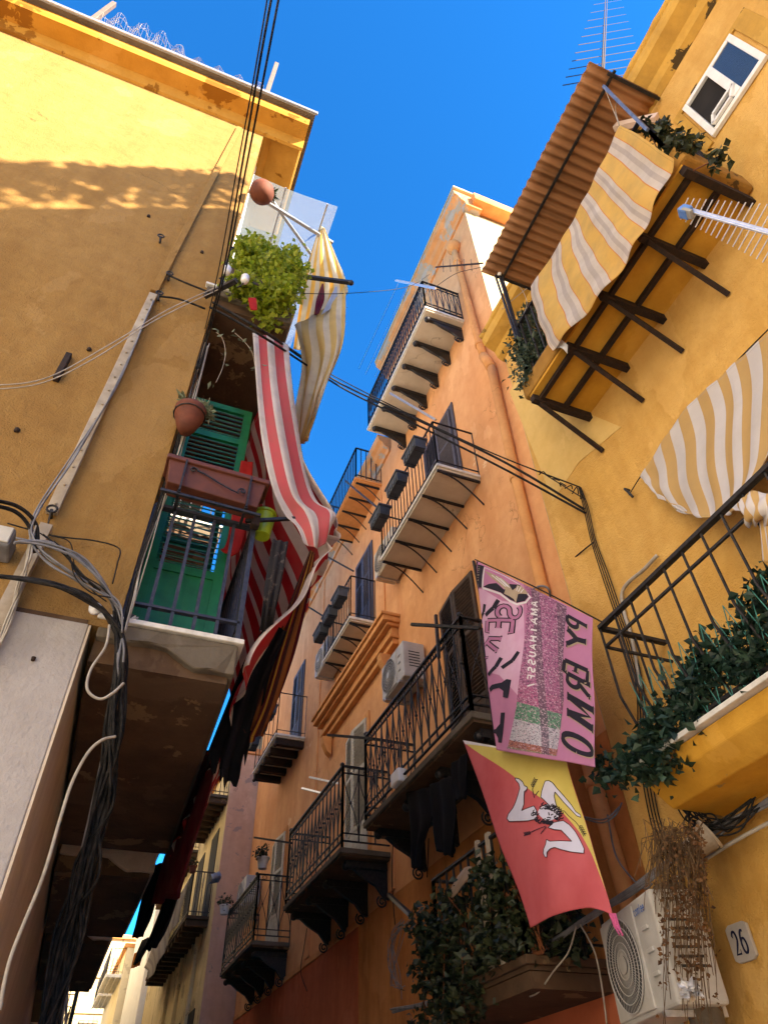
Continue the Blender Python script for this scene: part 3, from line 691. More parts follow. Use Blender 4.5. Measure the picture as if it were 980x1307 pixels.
# upper balcony: plastered slab on steel joists with diagonal props
zu = 7.05
slabedge = stucco('slab_edge_paint', (.33, .165, .04), (.13, .065, .02), (.42, .23, .06), 40, .6, ((.08, .05, .022), .56), .7)
YBb = build(MB().box(2.91, XY, .77, 3.20, zu+.05, zu+.30), 'balcony', slabedge, YB, bevel=.03, lab='yellow balcony slab carried on steel joists')
build(MB().box(2.93, XY, .84, 3.13, zu+.019, zu+.049), 'soffit', yellowD, YBb)
for y in (.86, 1.40, 1.95, 2.49, 3.11): build(MB().box(2.93, XY, y-.03, y+.03, zu-.07, zu+.018), 'joist', rust, YBb, bevel=.004)
for x in (3.02, 3.30): build(MB().box(x-.02, x+.02, .88, 3.09, zu-.035, zu+.017), 'joist', rust, YBb)
for y in (1.40, 1.95, 2.49, 3.11): build(MB().bar((3.0, y, zu-.075), (XY-.005, y, 6.50), .018, .018), 'prop', rust, YBb)
r = MB(); rail_run(r, (2.98, .86, zu+.30), (2.98, 3.12, zu+.30), .95, 20, 'plain', .009); rail_run(r, (2.98, 3.12, zu+.30), (XY, 3.12, zu+.30), .95, 6, 'plain', .009); rail_run(r, (2.98, .86, zu+.30), (XY, .86, zu+.30), .95, 6, 'plain', .009)
build(r, 'railing', iron, YBb)
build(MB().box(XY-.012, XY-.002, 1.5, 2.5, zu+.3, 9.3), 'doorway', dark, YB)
# lower balcony with bellied railing
lb = MB(); lb.prism([(3.04, -1.0, 3.385), (3.07, -1.0, 3.28), (3.16, -1.0, 3.20), (3.20, -1.0, 3.17), (XY, -1.0, 3.17), (XY, -1.0, 3.385)], (0, 4.26, 0))
YBl = build(lb, 'balcony', yellowD, YB, bevel=.01, lab='lower yellow balcony with a marble edge and bellied railing')
build(MB().box(2.99, XY, -1.0, 3.29, 3.388, 3.42), 'marble_top', marble, YBl, bevel=.005)
r = MB(); Rx, Ry, zt = 3.02, 3.22, 4.42
r.bar((Rx, -1, zt), (Rx, Ry, zt), .022, .014); r.bar((Rx, Ry, zt), (XY, Ry, zt), .02, .014)
r.bar((Rx, -1, zt-.16), (Rx, Ry, zt-.16), .009); r.bar((Rx, Ry, zt-.16), (XY, Ry, zt-.16), .009)
r.bar((3.10, -1, 3.50), (3.10, Ry-.06, 3.50), .010)
for i in range(24):
    y = Ry-i*.18
    r.tube([(Rx, y, zt), (Rx, y, zt-.55), (Rx+.06, y, zt-.72), (3.20, y, 3.44)], .0095, 5)
for i in range(1, 4): r.tube([(Rx+.15*i, Ry, zt), (Rx+.15*i, Ry, zt-.55), (Rx+.15*i, Ry-.02, zt-.72), (Rx+.15*i+.03, Ry-.14, 3.44)], .0095, 5)
build(r, 'railing', iron, YBl)
dr = MB().box(XY-.05, XY-.004, 1.50, 1.60, 3.42, 5.6).box(XY-.05, XY-.004, .5, 1.5, 5.5, 5.6); build(dr, 'door_frame', brownwood, YB, bevel=.006)
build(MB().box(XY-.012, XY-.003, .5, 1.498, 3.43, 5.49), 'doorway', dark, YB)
build(shutter_leaf((XY-.06, 1.66), (-.35, .9, 0), .0001+.04, 3.5, 3.6), 'stop', iron, YB)
ptc = MB(); q = W(795, 520, x=XY-.004)
pp = [W(u, v, x=XY-.005) for u, v in ((650, 500), (668, 470), (704, 508), (792, 545), (738, 590), (705, 640), (690, 600))]
build(MB().prism(pp, (.004, 0, 0)), 'pale_patch', paleyel, YB, lab='pale replastered patch on the yellow wall')

# ================================================================== ORANGE HOUSE
OB = thing('orange_house', 'tall orange house with tiers of iron balconies and slate shutters', 'house', (7, 11, 0))
build(MB().box(XO, 11, 4.33, 8.45, 4.3, 15.25), 'wall', orange, OB)
build(MB().box(XO, 11, 8.45, 18.6, 4.3, 12.62), 'wall', orange, OB)
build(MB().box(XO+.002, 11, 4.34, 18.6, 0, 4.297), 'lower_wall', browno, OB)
build(MB().box(XO-.012, XO+.003, 10.5, 18.55, 0, 4.24), 'painted_dado', redwall, OB, lab='red painted dado on the far half')
build(MB().box(XO-.012, XO+.003, 4.36, 7.2, 0, 2.62), 'painted_dado', redwall, OB, lab='red painted dado beneath the leafy balcony')
build(MB().box(XO-.03, XO+.002, 10.45, 18.55, 4.241, 4.33), 'string_course', ledge_o, OB, bevel=.01)
build(MB().box(XO-.006, 11, 4.315, 4.3285, 4.3, 15.2), 'end_wall', palewall, OB, lab='pale bare plaster end wall in the sun')
def cornice(y0, y1, z, d=.30, h=.55):
    c = MB(); c.prism([(XO+.01, y0, z), (XO-.04, y0, z), (XO-.06, y0, z+h*.25), (XO-.14, y0, z+h*.38), (XO-.18, y0, z+h*.6), (XO-d, y0, z+h*.72), (XO-d-.02, y0, z+h), (XO+.3, y0, z+h), (XO+.3, y0, z)], (0, y1-y0, 0))
    build(c, 'cornice', orangeP, OB)
cornice(4.18, 8.5, 15.18, .26, .5); cornice(8.5, 18.62, 12.55, .26, .4)
build(MB().box(XO-.30, 11, 4.12, 8.5, 15.685, 15.75), 'roof', palewall, OB, bevel=.01)
build(MB().box(XO+.5, 11, 4.2, 8.3, 15.752, 16.0), 'parapet', palewall, OB, bevel=.02)
build(MB().box(XO+.1, 5.0, 4.05, 4.32, 15.3, 15.60), 'end_cornice', ledge_o, OB, bevel=.02)
build(MB().box(XO-.28, 11, 8.51, 18.6, 12.955, 13.0), 'roof', ledge_o, OB)
# flat mouldings on the facade
pil = MB()
for y in (9.05, 12.9): pil.box(XO-.03, XO+.002, y, y+.25, 4.35, 12.5)
build(pil, 'pilaster', orange, OB, bevel=.01)
# downpipe with funnel
pp = [W(u, v, x=XO-.09) for u, v in ((579, 318), (583, 335), (612, 440), (617, 455))]
pq = [W(u, v, x=XO-.09) for u, v in ((627, 470), (658, 610), (692, 752), (727, 880), (758, 1000), (800, 1148), (830, 1262))]
dp = MB().tube(pp, .062, 12).tube(pq, .066, 12).tube([pp[-1], (pp[-1]+pq[0])/2+Vector((0, 0, .02)), pq[0]], .075, 12).lathe([(.06, -.25), (.14, -.08), (.15, 0), (.13, .02)], pp[0]+Vector((0, 0, .1)), 14)
for q in (pp[1], pp[2], pq[1], pq[2], pq[3], pq[4]): dp.lathe([(.074, -.04), (.078, -.035), (.078, .035), (.074, .04)], q, 12)
build(dp, 'drainpipe', ledge_o, OB, smooth=True, lab='orange painted drainpipe with a funnel head')
def obalcony(xo, y0, y1, z, h=.95, nf=16, ne=4, style='plain', soff=soffit, slab=marble, rail=iron, t=.008, thick=.05, lab=None):
    b = build(MB().box(xo, XO, y0, y1, z+.03, z+.03+thick), 'balcony', slab, OB, bevel=.008, lab=lab)
    build(MB().box(xo+.03, XO, y0+.03, y1-.03, z, z+.029), 'soffit', soff, b)
    build(balcony_rail(XO, xo+.03, y0+.03, y1-.03, z+.03+thick, h, nf, ne, style, t), 'railing', rail, b)
    return b
bt = obalcony(3.05, 5.07, 7.92, 12.2, .95, 30, 6, 'cross', lab='top balcony with six cast-iron consoles')
for i in range(6): build(scroll_bracket(XO, 3.08, 5.22+i*.505, 12.2), 'bracket', iron, bt)
bt2 = obalcony(3.2, 9.02, 10.95, 12.0, .95, 18, 5, 'plain', ledge_o, ledge_o, lab='top far balcony with an orange soffit')
for i in range(5): build(curved_bracket(XO, 3.25, 9.1+i*.44, 12.0, .35), 'bracket', iron, bt2)
bm2 = obalcony(3.12, 5.45, 7.60, 8.58, .95, 18, 2, 'plain', soffit, marble, iron, .006, lab='second-floor balcony with grey planters on its rail')
for i in range(5): build(curved_bracket(XO, 3.14, 5.5+i*.51, 8.58, .42), 'bracket', iron, bm2)
bm3 = obalcony(3.28, 9.52, 11.12, 8.83, .95, 16, 3, 'plain', soffit, marble, iron, .006, lab='second-floor balcony behind the moulded crown')
for i in range(4): build(curved_bracket(XO, 3.30, 9.6+i*.46, 8.83, .3), 'bracket', iron, bm3)
bl3 = obalcony(3.12, 13.95, 16.1, 8.68, 1.0, 5, 2, 'plain', soffit, marble, iron, .006, lab='far second-floor balcony on five dark beams')
for i in range(5): build(MB().box(3.15, XO, 14.02+i*.48, 14.14+i*.48, 8.54, 8.678).ball((3.16, 14.08+i*.48, 8.53), .04, 6), 'beam', rust, bl3)
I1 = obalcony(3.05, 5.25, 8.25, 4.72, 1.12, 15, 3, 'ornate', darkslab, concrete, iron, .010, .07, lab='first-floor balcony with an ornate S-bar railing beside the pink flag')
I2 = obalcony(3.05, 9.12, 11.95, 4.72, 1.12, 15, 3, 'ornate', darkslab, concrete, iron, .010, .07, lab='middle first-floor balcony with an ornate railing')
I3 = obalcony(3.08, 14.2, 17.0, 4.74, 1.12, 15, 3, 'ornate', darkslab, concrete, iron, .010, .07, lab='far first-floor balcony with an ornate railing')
for b, y0, y1 in ((I1, 5.3, 8.2), (I2, 9.2, 11.9), (I3, 14.3, 16.9)):
    for i in range(4):
        y = y0+.1+(y1-y0-.2)*i/3; build(scroll_bracket(XO, 3.12, y, 4.72, .05, .34), 'bracket', iron, b)
    for y in (y0, y1):
        k = MB().ball((3.085, y, 5.98), .035, 8); build(k, 'finial', iron, b)
low = obalcony(3.05, 4.92, 6.45, 2.66, .9, 10, 3, 'plain', darkslab, darkslab, iron, .009, .06, lab='low balcony overgrown with ivy')
build(MB().box(3.09, XO, 4.96, 6.40, 2.55, 2.655), 'slab_body', darkslab, low)
# doors and shutters
def oshutters(y0, y1, z0, z1, mat, name='shutter', ajar=.0, solid=1, gap=.05, ncol=2):
    build(MB().box(XO-.03, XO-.004, y0-.09, y0, z0, z1+.09).box(XO-.03, XO-.004, y1, y1+.09, z0, z1+.09).box(XO-.031, XO-.004, y0, y1, z1, z1+.09), 'door_frame', mat if mat is blueS else ledge_o, OB, bevel=.006)
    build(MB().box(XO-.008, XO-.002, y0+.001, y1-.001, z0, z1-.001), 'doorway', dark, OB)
    w_ = (y1-y0)/2-.006
    build(shutter_leaf((XO-.035, y0+.002), (-ajar, 1, 0), w_, z0+.02, z1-.01, .04, .055, solid, gap, (.28, .66)), name, mat, OB)
    build(shutter_leaf((XO-.035, y1-.002), (-ajar, -1, 0), w_, z0+.02, z1-.01, .04, .055, solid, gap, (.28, .66)), name, mat, OB)
oshutters(5.95, 6.95, 8.67, 10.8, blueS, ajar=.05)
oshutters(9.7, 10.5, 8.92, 10.9, blueS); oshutters(9.55, 10.25, 12.1, 13.4-.9, blueS)
oshutters(14.4, 15.2, 8.77, 10.9, blueS); oshutters(6.2, 7.2, 12.3, 14.4, blueS)
oshutters(10.0, 11.0, 4.84, 7.25, creamS, ajar=.12); oshutters(15.0, 16.0, 4.86, 7.1, creamS, ajar=.12)
oshutters(6.0, 7.0, 4.84, 7.35, darkwood, ajar=.1)
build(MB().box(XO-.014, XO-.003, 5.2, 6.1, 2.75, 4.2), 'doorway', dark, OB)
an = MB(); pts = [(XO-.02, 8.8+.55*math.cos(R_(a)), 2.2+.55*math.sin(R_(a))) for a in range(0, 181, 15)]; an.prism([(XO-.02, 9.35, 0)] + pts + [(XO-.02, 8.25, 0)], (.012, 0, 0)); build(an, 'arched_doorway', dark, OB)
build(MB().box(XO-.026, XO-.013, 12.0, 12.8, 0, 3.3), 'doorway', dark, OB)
# moulded crown
cr_ = MB(); y0, y1, z0 = 8.62, 12.2, 7.82
for d, a, b in ((.10, 0, .10), (.16, .10, .16), (.13, .16, .30), (.22, .30, .36), (.30, .36, .46), (.34, .46, .52)): cr_.box(XO-d, XO+.002, y0-d*.5+.0, y1+d*.5, z0+a, z0+b-.001)
crw = build(cr_, 'door_crown', ledge_o, OB, bevel=.012, lab='moulded orange crown over the doorway')
for y in (8.85, 11.9): build(MB().prism([(XO-.02, y, 7.80), (XO-.22, y, 7.79), (XO-.20, y, 7.66), (XO-.12, y, 7.5), (XO-.03, y, 7.42)], (0, .16, 0)), 'console', ledge_o, crw, bevel=.01)
# poles let into the wall or railings
def pole(a, b, nm='drying_pole', mt=iron, r=.016): build(MB().bar(a, b, r), nm, mt, OB)
pole(W(525, 797, x=2.72), W(612, 802, x=3.12)); pole(W(556, 785, x=3.0), W(560, 840, x=3.0)); pole(W(418, 938, x=2.75), W(478, 943, x=3.08)); pole(W(325, 1069, x=2.7), W(372, 1076, x=3.05))
pole(W(505, 358, x=2.62), W(556, 368, x=3.05), 'drying_pole', alu); pole(W(498, 502, x=2.75), W(556, 536, x=3.1), 'drying_pole', steel); 
pole(W(441, 614, x=2.7), W(490, 655, x=3.2), 'drying_pole', irongrey); pole(W(413, 708, x=2.9), W(451, 729, x=3.28)); pole(W(383, 768, x=2.9), W(420, 791, x=3.28))
pole(W(395, 992, x=3.2), W(432, 1000, x=3.6), 'drying_pole', alu); pole(W(385, 1006, x=3.2), W(417, 1014, x=3.6), 'drying_pole', alu)
pole(W(604, 716, x=3.0), W(622, 800, x=3.08), 'flag_pole', iron, .012)

# ================================================================== FAR HOUSES
def far_house(nm, lab, x, y0, y1, h, mat, endmat=None, depth=8, cat='house'):
    t = thing(nm, lab, cat, (x+depth/2, (y0+y1)/2, 0)); build(MB().box(x, x+depth, y0, y1, 0, h), 'wall', mat, t)
    build(MB().box(x-.14, x+depth, y0-.06, y1, h, h+.16), 'roof', ledge_o if mat is not white else concrete, t, bevel=.01)
    if endmat: build(MB().box(x+.0, x+depth, y0-.012, y0-.001, 0, h-.01), 'end_wall', endmat, t)
    return t
def far_balcony(t, xw, xo, y0, y1, z, h=1., n=14, beams=6, slab=concrete, grill=False):
    b = build(MB().box(xo, xw, y0, y1, z, z+.07), 'balcony', slab, t)
    if grill:
        m = MB(); k = 0
        while y0+k*.16 < y1: m.bar((xo, y0+k*.16, z-.03), (xw, y0+k*.16, z-.03), .02); k += 1
        for q in range(4): m.bar((xo+(xw-xo)*q/3, y0, z-.07), (xo+(xw-xo)*q/3, y1, z-.07), .018)
        build(m, 'grating', white, b)
    elif beams:
        for i in range(beams): y = y0+.05+(y1-y0-.25)*i/max(1, beams-1); build(MB().box(xo+.02, xw, y, y+.14, z-.14, z-.002), 'beam', darkslab, b)
    build(balcony_rail(xw, xo+.03, y0+.03, y1-.03, z+.07, h, n, 4, 'plain', .009), 'railing', iron, b); return b
CH = far_house('pink_house', 'pink and olive house with a stained end wall beyond the orange house', 3.05, 18.65, 31, 10.4, olive, pinkwall)
build(MB().box(3.35, 11, 18.9, 30, 10.57, 11.5), 'attic', palewall, CH)
far_balcony(CH, 3.05, 2.55, 18.75, 22.0, 9.15, 1., 16, 8); far_balcony(CH, 3.05, 2.6, 23.0, 25.5, 9.1); far_balcony(CH, 3.05, 2.6, 26.5, 29, 9.1)
b4 = far_balcony(CH, 3.05, 2.5, 19.2, 26.5, 6.35, 1., 34, 14, darkslab)
for y in (19.4, 21.4, 23.2): build(MB().box(3.03, 3.048, y, y+1.0, 6.45, 8.6), 'doorway', dark, CH); build(MB().box(3.03, 3.048, y, y+.9, 1.0, 4.6), 'doorway', dark, CH)
for y in (20.2, 22.5, 24.6): build(MB().box(2.96, 3.048, y, y+.1, 0, 6.2), 'pilaster', olive, CH)
DH = far_house('white_house', 'sunlit white house halfway down the street', 2.85, 31.2, 38, 10.6, white)
build(MB().box(2.82, 2.848, 31.6, 32.6, 0, 5.6), 'doorway', dark, DH)
EH = far_house('cream_house', 'cream house with a grating-floored balcony far down the street', 2.55, 38.2, 47, 9.7, cream)
far_balcony(EH, 2.55, 1.85, 38.3, 42.0, 8.6, 1., 14, 0, white, True); far_balcony(EH, 2.55, 1.9, 42.6, 46.0, 8.6, 1., 14, 0, white, True)
GH = thing('closing_house', 'sunlit cream house closing the end of the street', 'house', (1, 54, 0)); build(MB().box(-6, 9, 50, 58, 0, 12.6), 'wall', olive, GH); build(MB().box(-6.1, 9.1, 49.8, 58, 12.6, 12.8), 'roof', ledge_o, GH)
far_balcony(GH, 2.5, 1.5, 49.2, 49.98, 7.4, 1., 4, 0, white)
for z in (4.2, 8.9, 10.6): build(MB().box(-6, 9, 49.9, 49.999, z, z+.18), 'string_course', olive, GH)
FL = thing('far_left_house', 'cream house far along the left side of the street', 'house', (-4, 30, 0)); build(MB().box(-8, -.2, 17.1, 44, 0, 12.4), 'wall', cream, FL); build(MB().box(-8, .05, 17.02, 44, 12.4, 12.55), 'roof', concrete, FL)
for y in (18, 22.5, 27): 
    b = build(MB().box(-.2, .45, y, y+3, 3.9, 4.05), 'balcony', darkslab, FL); build(balcony_rail(-.2, .42, y+.03, y+2.97, 4.05, .97, 12, 4), 'railing', iron, b)
# the house behind the camera whose roof edge shades the ochre wall
BH = thing('corner_house', 'ochre house behind the viewer whose roof edge shades the end wall', 'house', (8, -9, 0))
HZ = 13.35
build(MB().box(3.6, 8, -8.6, -1.72, 0, HZ-.12), 'wall', ochre, BH); build(MB().box(3.45, 8.1, -8.7, -1.71, HZ-.12, HZ), 'roof', concrete, BH)
tr = MB()
for i in range(12): tr.bar((3.6, -1.9-i*.56, HZ), (3.6, -1.9-i*.56, HZ+1.05), .016)
tr.bar((3.6, -1.8, HZ+1.05), (3.6, -8.5, HZ+1.05), .02)
tr.leaves([(3.6+ru(-.1, .1), -1.9-ru(0, 6.4), HZ+ru(.1, .9)) for _ in range(34)], .13, 900, (.06, .26), .4)
tr.leaves([(3.6, -1.9-ru(0, 6.5), HZ+1.05) for _ in range(90)], .07, 1700, (.10, .2), .4)
build(tr, 'roof_trellis', leafIvy, BH)
NB = thing('reflector_house', 'tall unseen white house added behind the viewer to bounce sunlight', 'house', (-9, -6, 0)); build(MB().box(-14, -5, -14, 2.2, 0, 15), 'wall', white, NB); build(MB().box(-14, -4.8, -14, 2.25, 15, 15.2), 'roof', concrete, NB)  # out of view, added as a sunlit reflector for the right-hand facades
for y in (-12, -8.5, -5, -1.5):
    for z in (1.2, 5, 9, 12.4): build(MB().box(-5.02, -4.99, y, y+1, z, z+1.9), 'window', glassM, NB)
SBH = thing('sky_blocker_house', 'unseen cream house added behind the viewer to block the southern sky', 'house', (-7, -18, 0)); build(MB().box(-14, 1.5, -22, -14.5, 0, 13), 'wall', cream, SBH); build(MB().box(-14, 1.6, -22, -14.4, 13, 13.2), 'roof', concrete, SBH)  # out of view, added to keep southern sky light off the ochre wall
for x in (-11, -8, -4, -1):
    for z in (1.2, 5, 9): build(MB().box(x, x+1, -14.52, -14.49, z, z+2), 'window', glassM, SBH)

# ------------------------------------------------------------------ small helpers for measured cloths
def rowsY(rows): return [[W(u, v, y=d) for u, v, d in r] for r in rows]
def rowsX(rows): return [[W(u, v, x=d) for u, v, d in r] for r in rows]
def cloth(name, lab, cat, rows, mat, part='cloth', group=None, na=40, nb=40, amp=.02, nf=4, tilt=.2, amp2=.0, nf2=3, fringe=0, ph=0):
    sh = Sheet(rows, amp, nf, ph, tilt, amp2, nf2)
    o = build(sh.mesh(na, nb, fringe=fringe), name, mat, None, smooth=True, solid=.003)
    c = sh.at(.5, .0); o.location = (0, 0, 0)
    return label(o, lab, cat, group)

# ================================================================== LEFT SIDE OBJECTS
# red and white awning: end flap, under side and hanging skirt are one cloth thing
AW = thing('striped_awning', 'red and white striped awning cloth draped over the first-floor balcony of the ochre house', 'awning', (.6, 3.6, 7.4))
fl = Sheet(rowsY([[(322,426,3.60), (345,430,3.62), (369,440,3.66)], [(327,490,3.56), (350,490,3.58), (374,500,3.66)], [(334,560,3.55), (360,562,3.55), (387,580,3.66)],
                  [(346,620,3.56), (376,628,3.54), (405,636,3.64)], [(362,656,3.58), (396,653,3.54), (428,654,3.58)], [(378,672,3.56), (402,676,3.53), (426,668,3.56)], [(388,694,3.58), (404,700,3.56), (419,690,3.6)]]), .016, 2.5, .6, .15, .008, 2)
build(fl.mesh(30, 50), 'end_flap', stripeRW, AW, smooth=True, solid=.003)
tp0, tp1 = Vector((.50, 3.68, 7.42)), Vector((.55, 6.8, 7.5))
def yrow(p, q, n=5, bow=0): return [Vector(p).lerp(Vector(q), i/(n-1)) for i in range(n)]
us = Sheet([yrow((.52, 3.68, 7.42), (.56, 6.8, 7.5)), yrow((.66, 3.66, 6.7), (.70, 6.8, 6.7)), yrow((.82, 3.62, 6.0), (.86, 6.8, 5.9)), yrow((1.12, 3.62, 5.28), (1.15, 6.8, 5.1)),
            yrow((1.10, 3.58, 5.02), (1.12, 6.8, 4.85)), yrow((.98, 3.58, 4.68), (1.02, 6.8, 4.55)), yrow((.80, 3.62, 4.30), (.86, 6.8, 4.2)), yrow((.62, 3.68, 3.90), (.68, 6.8, 3.75))], .03, 7, 0, .5, .03, 4)
build(us.mesh(90, 60), 'main_sheet', stripeRW2, AW, smooth=True, solid=.003)
RD = thing('awning_rod', 'dark iron rod carrying the red striped awning out from the balcony corner', 'rod', (.5, 3.58, 5.0))
build(MB().bar((.45, 3.6, 5.0), (1.10, 3.58, 5.24), .012), 'rod', iron, RD); build(MB().box(.49, .55, 3.57, 3.63, 4.96, 5.05), 'clamp', rust, RD, bevel=.008)
# washing on the same rod line
cloth('hanging_shirt', 'dark patterned shirt hanging with the washing beside the striped awning', 'laundry', rowsY([[(348,688,3.5), (358,690,3.5), (368,692,3.5)], [(341,735,3.55), (350,735,3.5), (360,740,3.5)], [(335,780,3.6), (343,778,3.58), (353,774,3.56)], [(330,806,3.7), (338,804,3.7), (348,798,3.7)]]), clothDark, na=16, nb=24, amp=.02, nf=2.5)
cloth('hanging_blanket', 'long brown and orange striped blanket with a red edge hanging in the washing', 'laundry', rowsY([[(396,702,3.55), (399,704,3.55), (402,706,3.55)], [(376,752,3.7), (386,752,3.7), (396,748,3.7)], [(352,820,3.9), (365,826,3.9), (379,818,3.9)], [(330,890,4.2), (344,898,4.2), (358,876,4.2)], [(314,925,4.4), (327,942,4.4), (340,912,4.4)]]), clothBrown, na=26, nb=50, amp=.03, nf=3, fringe=.05)
cloth('hanging_black_cloth', 'black fringed cloth hanging lowest in the washing under the striped blanket', 'laundry', rowsY([[(345,790,3.8), (356,800,3.8), (366,806,3.8)], [(314,840,4.0), (332,850,4.0), (346,858,4.0)], [(290,900,4.3), (312,912,4.3), (332,908,4.3)], [(270,955,4.6), (294,984,4.6), (314,948,4.6)]]), clothBlack, na=26, nb=40, amp=.03, nf=3, fringe=.16)
cloth('red_light_sheet', 'red sheet imitating sunlight through red stripes on the edge of the open green shutter', 'laundry', rowsY([[(308,588,3.985), (316,589,3.985), (323,590,3.985)], [(302,620,3.985), (312,621,3.985), (321,622,3.985)], [(290,690,3.985), (300,692,3.985), (310,694,3.985)], [(281,702,3.985), (288,706,3.985), (296,710,3.985)]]), redP, na=8, nb=16, amp=.006, nf=1.5)  # added sheet; its red imitates sunlight coming through the striped awning
for nm, lab, px, mt, x in (('hanging_towel', 'wine red towel hanging from the first balcony soffit further along the ochre house', [[(240,1000),(276,972)], [(230,1040),(266,1020)], [(212,1095),(248,1080)], [(198,1150),(232,1136)]], clothWine, .66),
                        ('hanging_trousers', 'black trousers hanging below the wine red towel over the street', [[(192,1105),(212,1100)], [(184,1140),(202,1138)], [(176,1178),(192,1172)], [(172,1196),(182,1190)]], clothBlack, .66),
                        ('hanging_skirt', 'black skirt hanging furthest down in the dark washing over the street', [[(214,1135),(232,1130)], [(205,1165),(222,1160)], [(194,1195),(210,1190)], [(186,1212),(200,1205)]], clothBlack, .75),
                        ('hanging_sheet', 'crimson and white sheet edge hanging behind the black fringed cloth', [[(262,958),(272,956)], [(255,975),(268,980)], [(250,992),(262,998)], [(246,1012),(256,1006)]], clothWine, .8)):
    cloth(nm, lab, 'laundry', [[W(a[0]*(1-k/2)+b[0]*k/2, a[1]*(1-k/2)+b[1]*k/2, x=x) for k in range(3)] for a, b in px], mt, na=14, nb=24, amp=.03, nf=2, fringe=.05)
# flower box in its scrolled holder, lime pot, wall pot
FB = thing('flower_box', 'long terracotta-brown flower box in a scrolled iron holder on the green shutter balcony', 'planter', (.2, 3.52, 5.05))
bx = MB(); bx.add([(-.13,3.46,5.06),(.50,3.46,5.02),(.50,3.60,5.02),(-.13,3.60,5.06),(-.16,3.43,5.28),(.54,3.43,5.26),(.54,3.62,5.26),(-.16,3.62,5.28)], [(3,2,1,0),(0,1,5,4),(1,2,6,5),(2,3,7,6),(3,0,4,7)])
bx.bar((-.17,3.425,5.275),(.555,3.425,5.255),.012,.02).bar((-.17,3.625,5.275),(.555,3.625,5.255),.012,.02).bar((.55,3.42,5.255),(.55,3.63,5.255),.012,.02).bar((-.165,3.42,5.275),(-.165,3.63,5.275),.012,.02)
build(bx, 'box', terraD, FB, bevel=.006); build(MB().box(-.15, .53, 3.45, 3.61, 5.20, 5.22), 'soil', soil, FB)
h = MB()
for x in (-.04, .42): h.bar((x, 3.42, 5.27), (x, 3.44, 4.98), .012, .006); h.bar((x, 3.44, 4.98), (x, 3.64, 4.98), .010)
def sc_(cx, cz, r, s, y=3.428): return [(cx+s*r*(1-k/16)*math.cos(k*.5), y, cz+r*(1-k/16)*math.sin(k*.5)) for k in range(15)]
h.tube(sc_(.02, 5.20, .03, 1)[::-1]+[(.10, 3.43, 5.19), (.20, 3.43, 5.14), (.30, 3.43, 5.10)]+[(.35, 3.43, 5.085)]+sc_(.375, 5.11, .03, -1), .006, 5)
h.bar((-.16, 3.46, 4.97), (.53, 3.46, 4.95), .010)
build(h, 'holder', iron, FB)
p = pot((.60, 3.72, 5.0), .085, .22, lime, 'round lime green pot at the corner of the green shutter balcony')
q = W(237, 548, y=3.45)
WP = thing('wall_pot', 'terracotta pot with a grey succulent hung on the ochre house corner', 'plant pot', (q.x, 3.47, q.z))
build(MB().lathe([(.05, 0), (.075, .06), (.105, .16), (.12, .22), (.122, .25), (.105, .25), (.10, .22)], n=24), 'pot', terra, WP, local=True, smooth=True)
build(MB().lathe([(.10, .20), (.10, .235)], n=16), 'soil', soil, WP, local=True)
build(MB().tube([(.118*math.cos(k*.4488), .118*math.sin(k*.4488), .19) for k in range(15)], .006, 5).bar((0, .118, .19), (0, .15, .19), .007).bar((0, .14, .19), (0, .14, .05), .007), 'ring_bracket', iron, WP, local=True)
lv = MB()
for c in ((-.08, -.04, .30), (.09, -.05, .27), (.13, -.02, .22), (.05, -.06, .27), (.12, -.04, .25)):
    for k in range(26): lv.leaf(Vector(c)+Vector((ru(-.02,.02),ru(-.02,.02),ru(-.02,.03))), (ru(-1, 1), ru(-1, 1), ru(-.3, 1)), (ru(-1,1), ru(-1,1), 1), ru(.045, .08), .013)
build(lv, 'leaves', succ, WP, local=True)
BT = thing('bracket_arm', 'black iron arm with two white porcelain insulators at the ochre house corner', 'bracket', W(268, 378, y=3.5))
a, b_ = W(262, 378, y=3.55), W(302, 358, y=3.25)
build(MB().bar(a, b_, .022), 'arm', iron, BT)
for (u, v) in ((290, 345), (313, 356)):
    c = W(u, v, y=3.24); k = MB().lathe([(.0, -.065), (.028, -.065), (.040, -.025), (.029, 0), (.042, .025), (.026, .065), (.0, .07)], c, 16); build(k, 'insulator', porcelain, BT, smooth=True)
    build(MB().tube([c+Vector((0, 0, -.03)), c+Vector((-.01, .02, -.08)), c+Vector((-.05, .06, -.09))], .008, 5), 'hook', iron, BT)
# second-floor balcony: shrubs, trough, canopy, drapes
SB = thing('balcony_shrub', 'bright green leafy shrub growing over the second-floor balcony edge in the sun', 'plant', (.2, 3.6, 8.0))
build(MB().box(-.12, .50, 3.42, 3.60, 8.0, 8.18), 'trough', darkwood, SB, bevel=.008)
cl = [W(u+ru(-5, 5), v+ru(-5, 5), y=ru(3.35, 3.75)) for u, v in ((305,335),(300,350),(312,318),(318,330),(330,325),(345,330),(356,335),(368,335),(378,345),(384,352),(335,350),(322,345),(350,355),(365,360),(378,365),(300,362),(340,370),(355,378),(368,378),(312,372),(346,392),(356,402),(345,408),(338,398),(316,310),(326,312),(374,325),(330,338),(352,345))]
st = MB()
for c in cl: st.tube([(.2+ru(-.2, .2), 3.5, 8.12), Vector((.2, 3.5, 8.3)).lerp(c, .5)+Vector((ru(-.05, .05),)*3), c], .005, 4)
build(st, 'stem', brownwood, SB)
cl += [a.lerp(b, rnd())+Vector((0, ru(-.1, .1), 0)) for a, b in zip(cl[:29], cl[3:29]+cl[:3])]
build(MB().leaves(cl, .06, 5200, (.045, .08), .40), 'leaves', leafBright, SB)
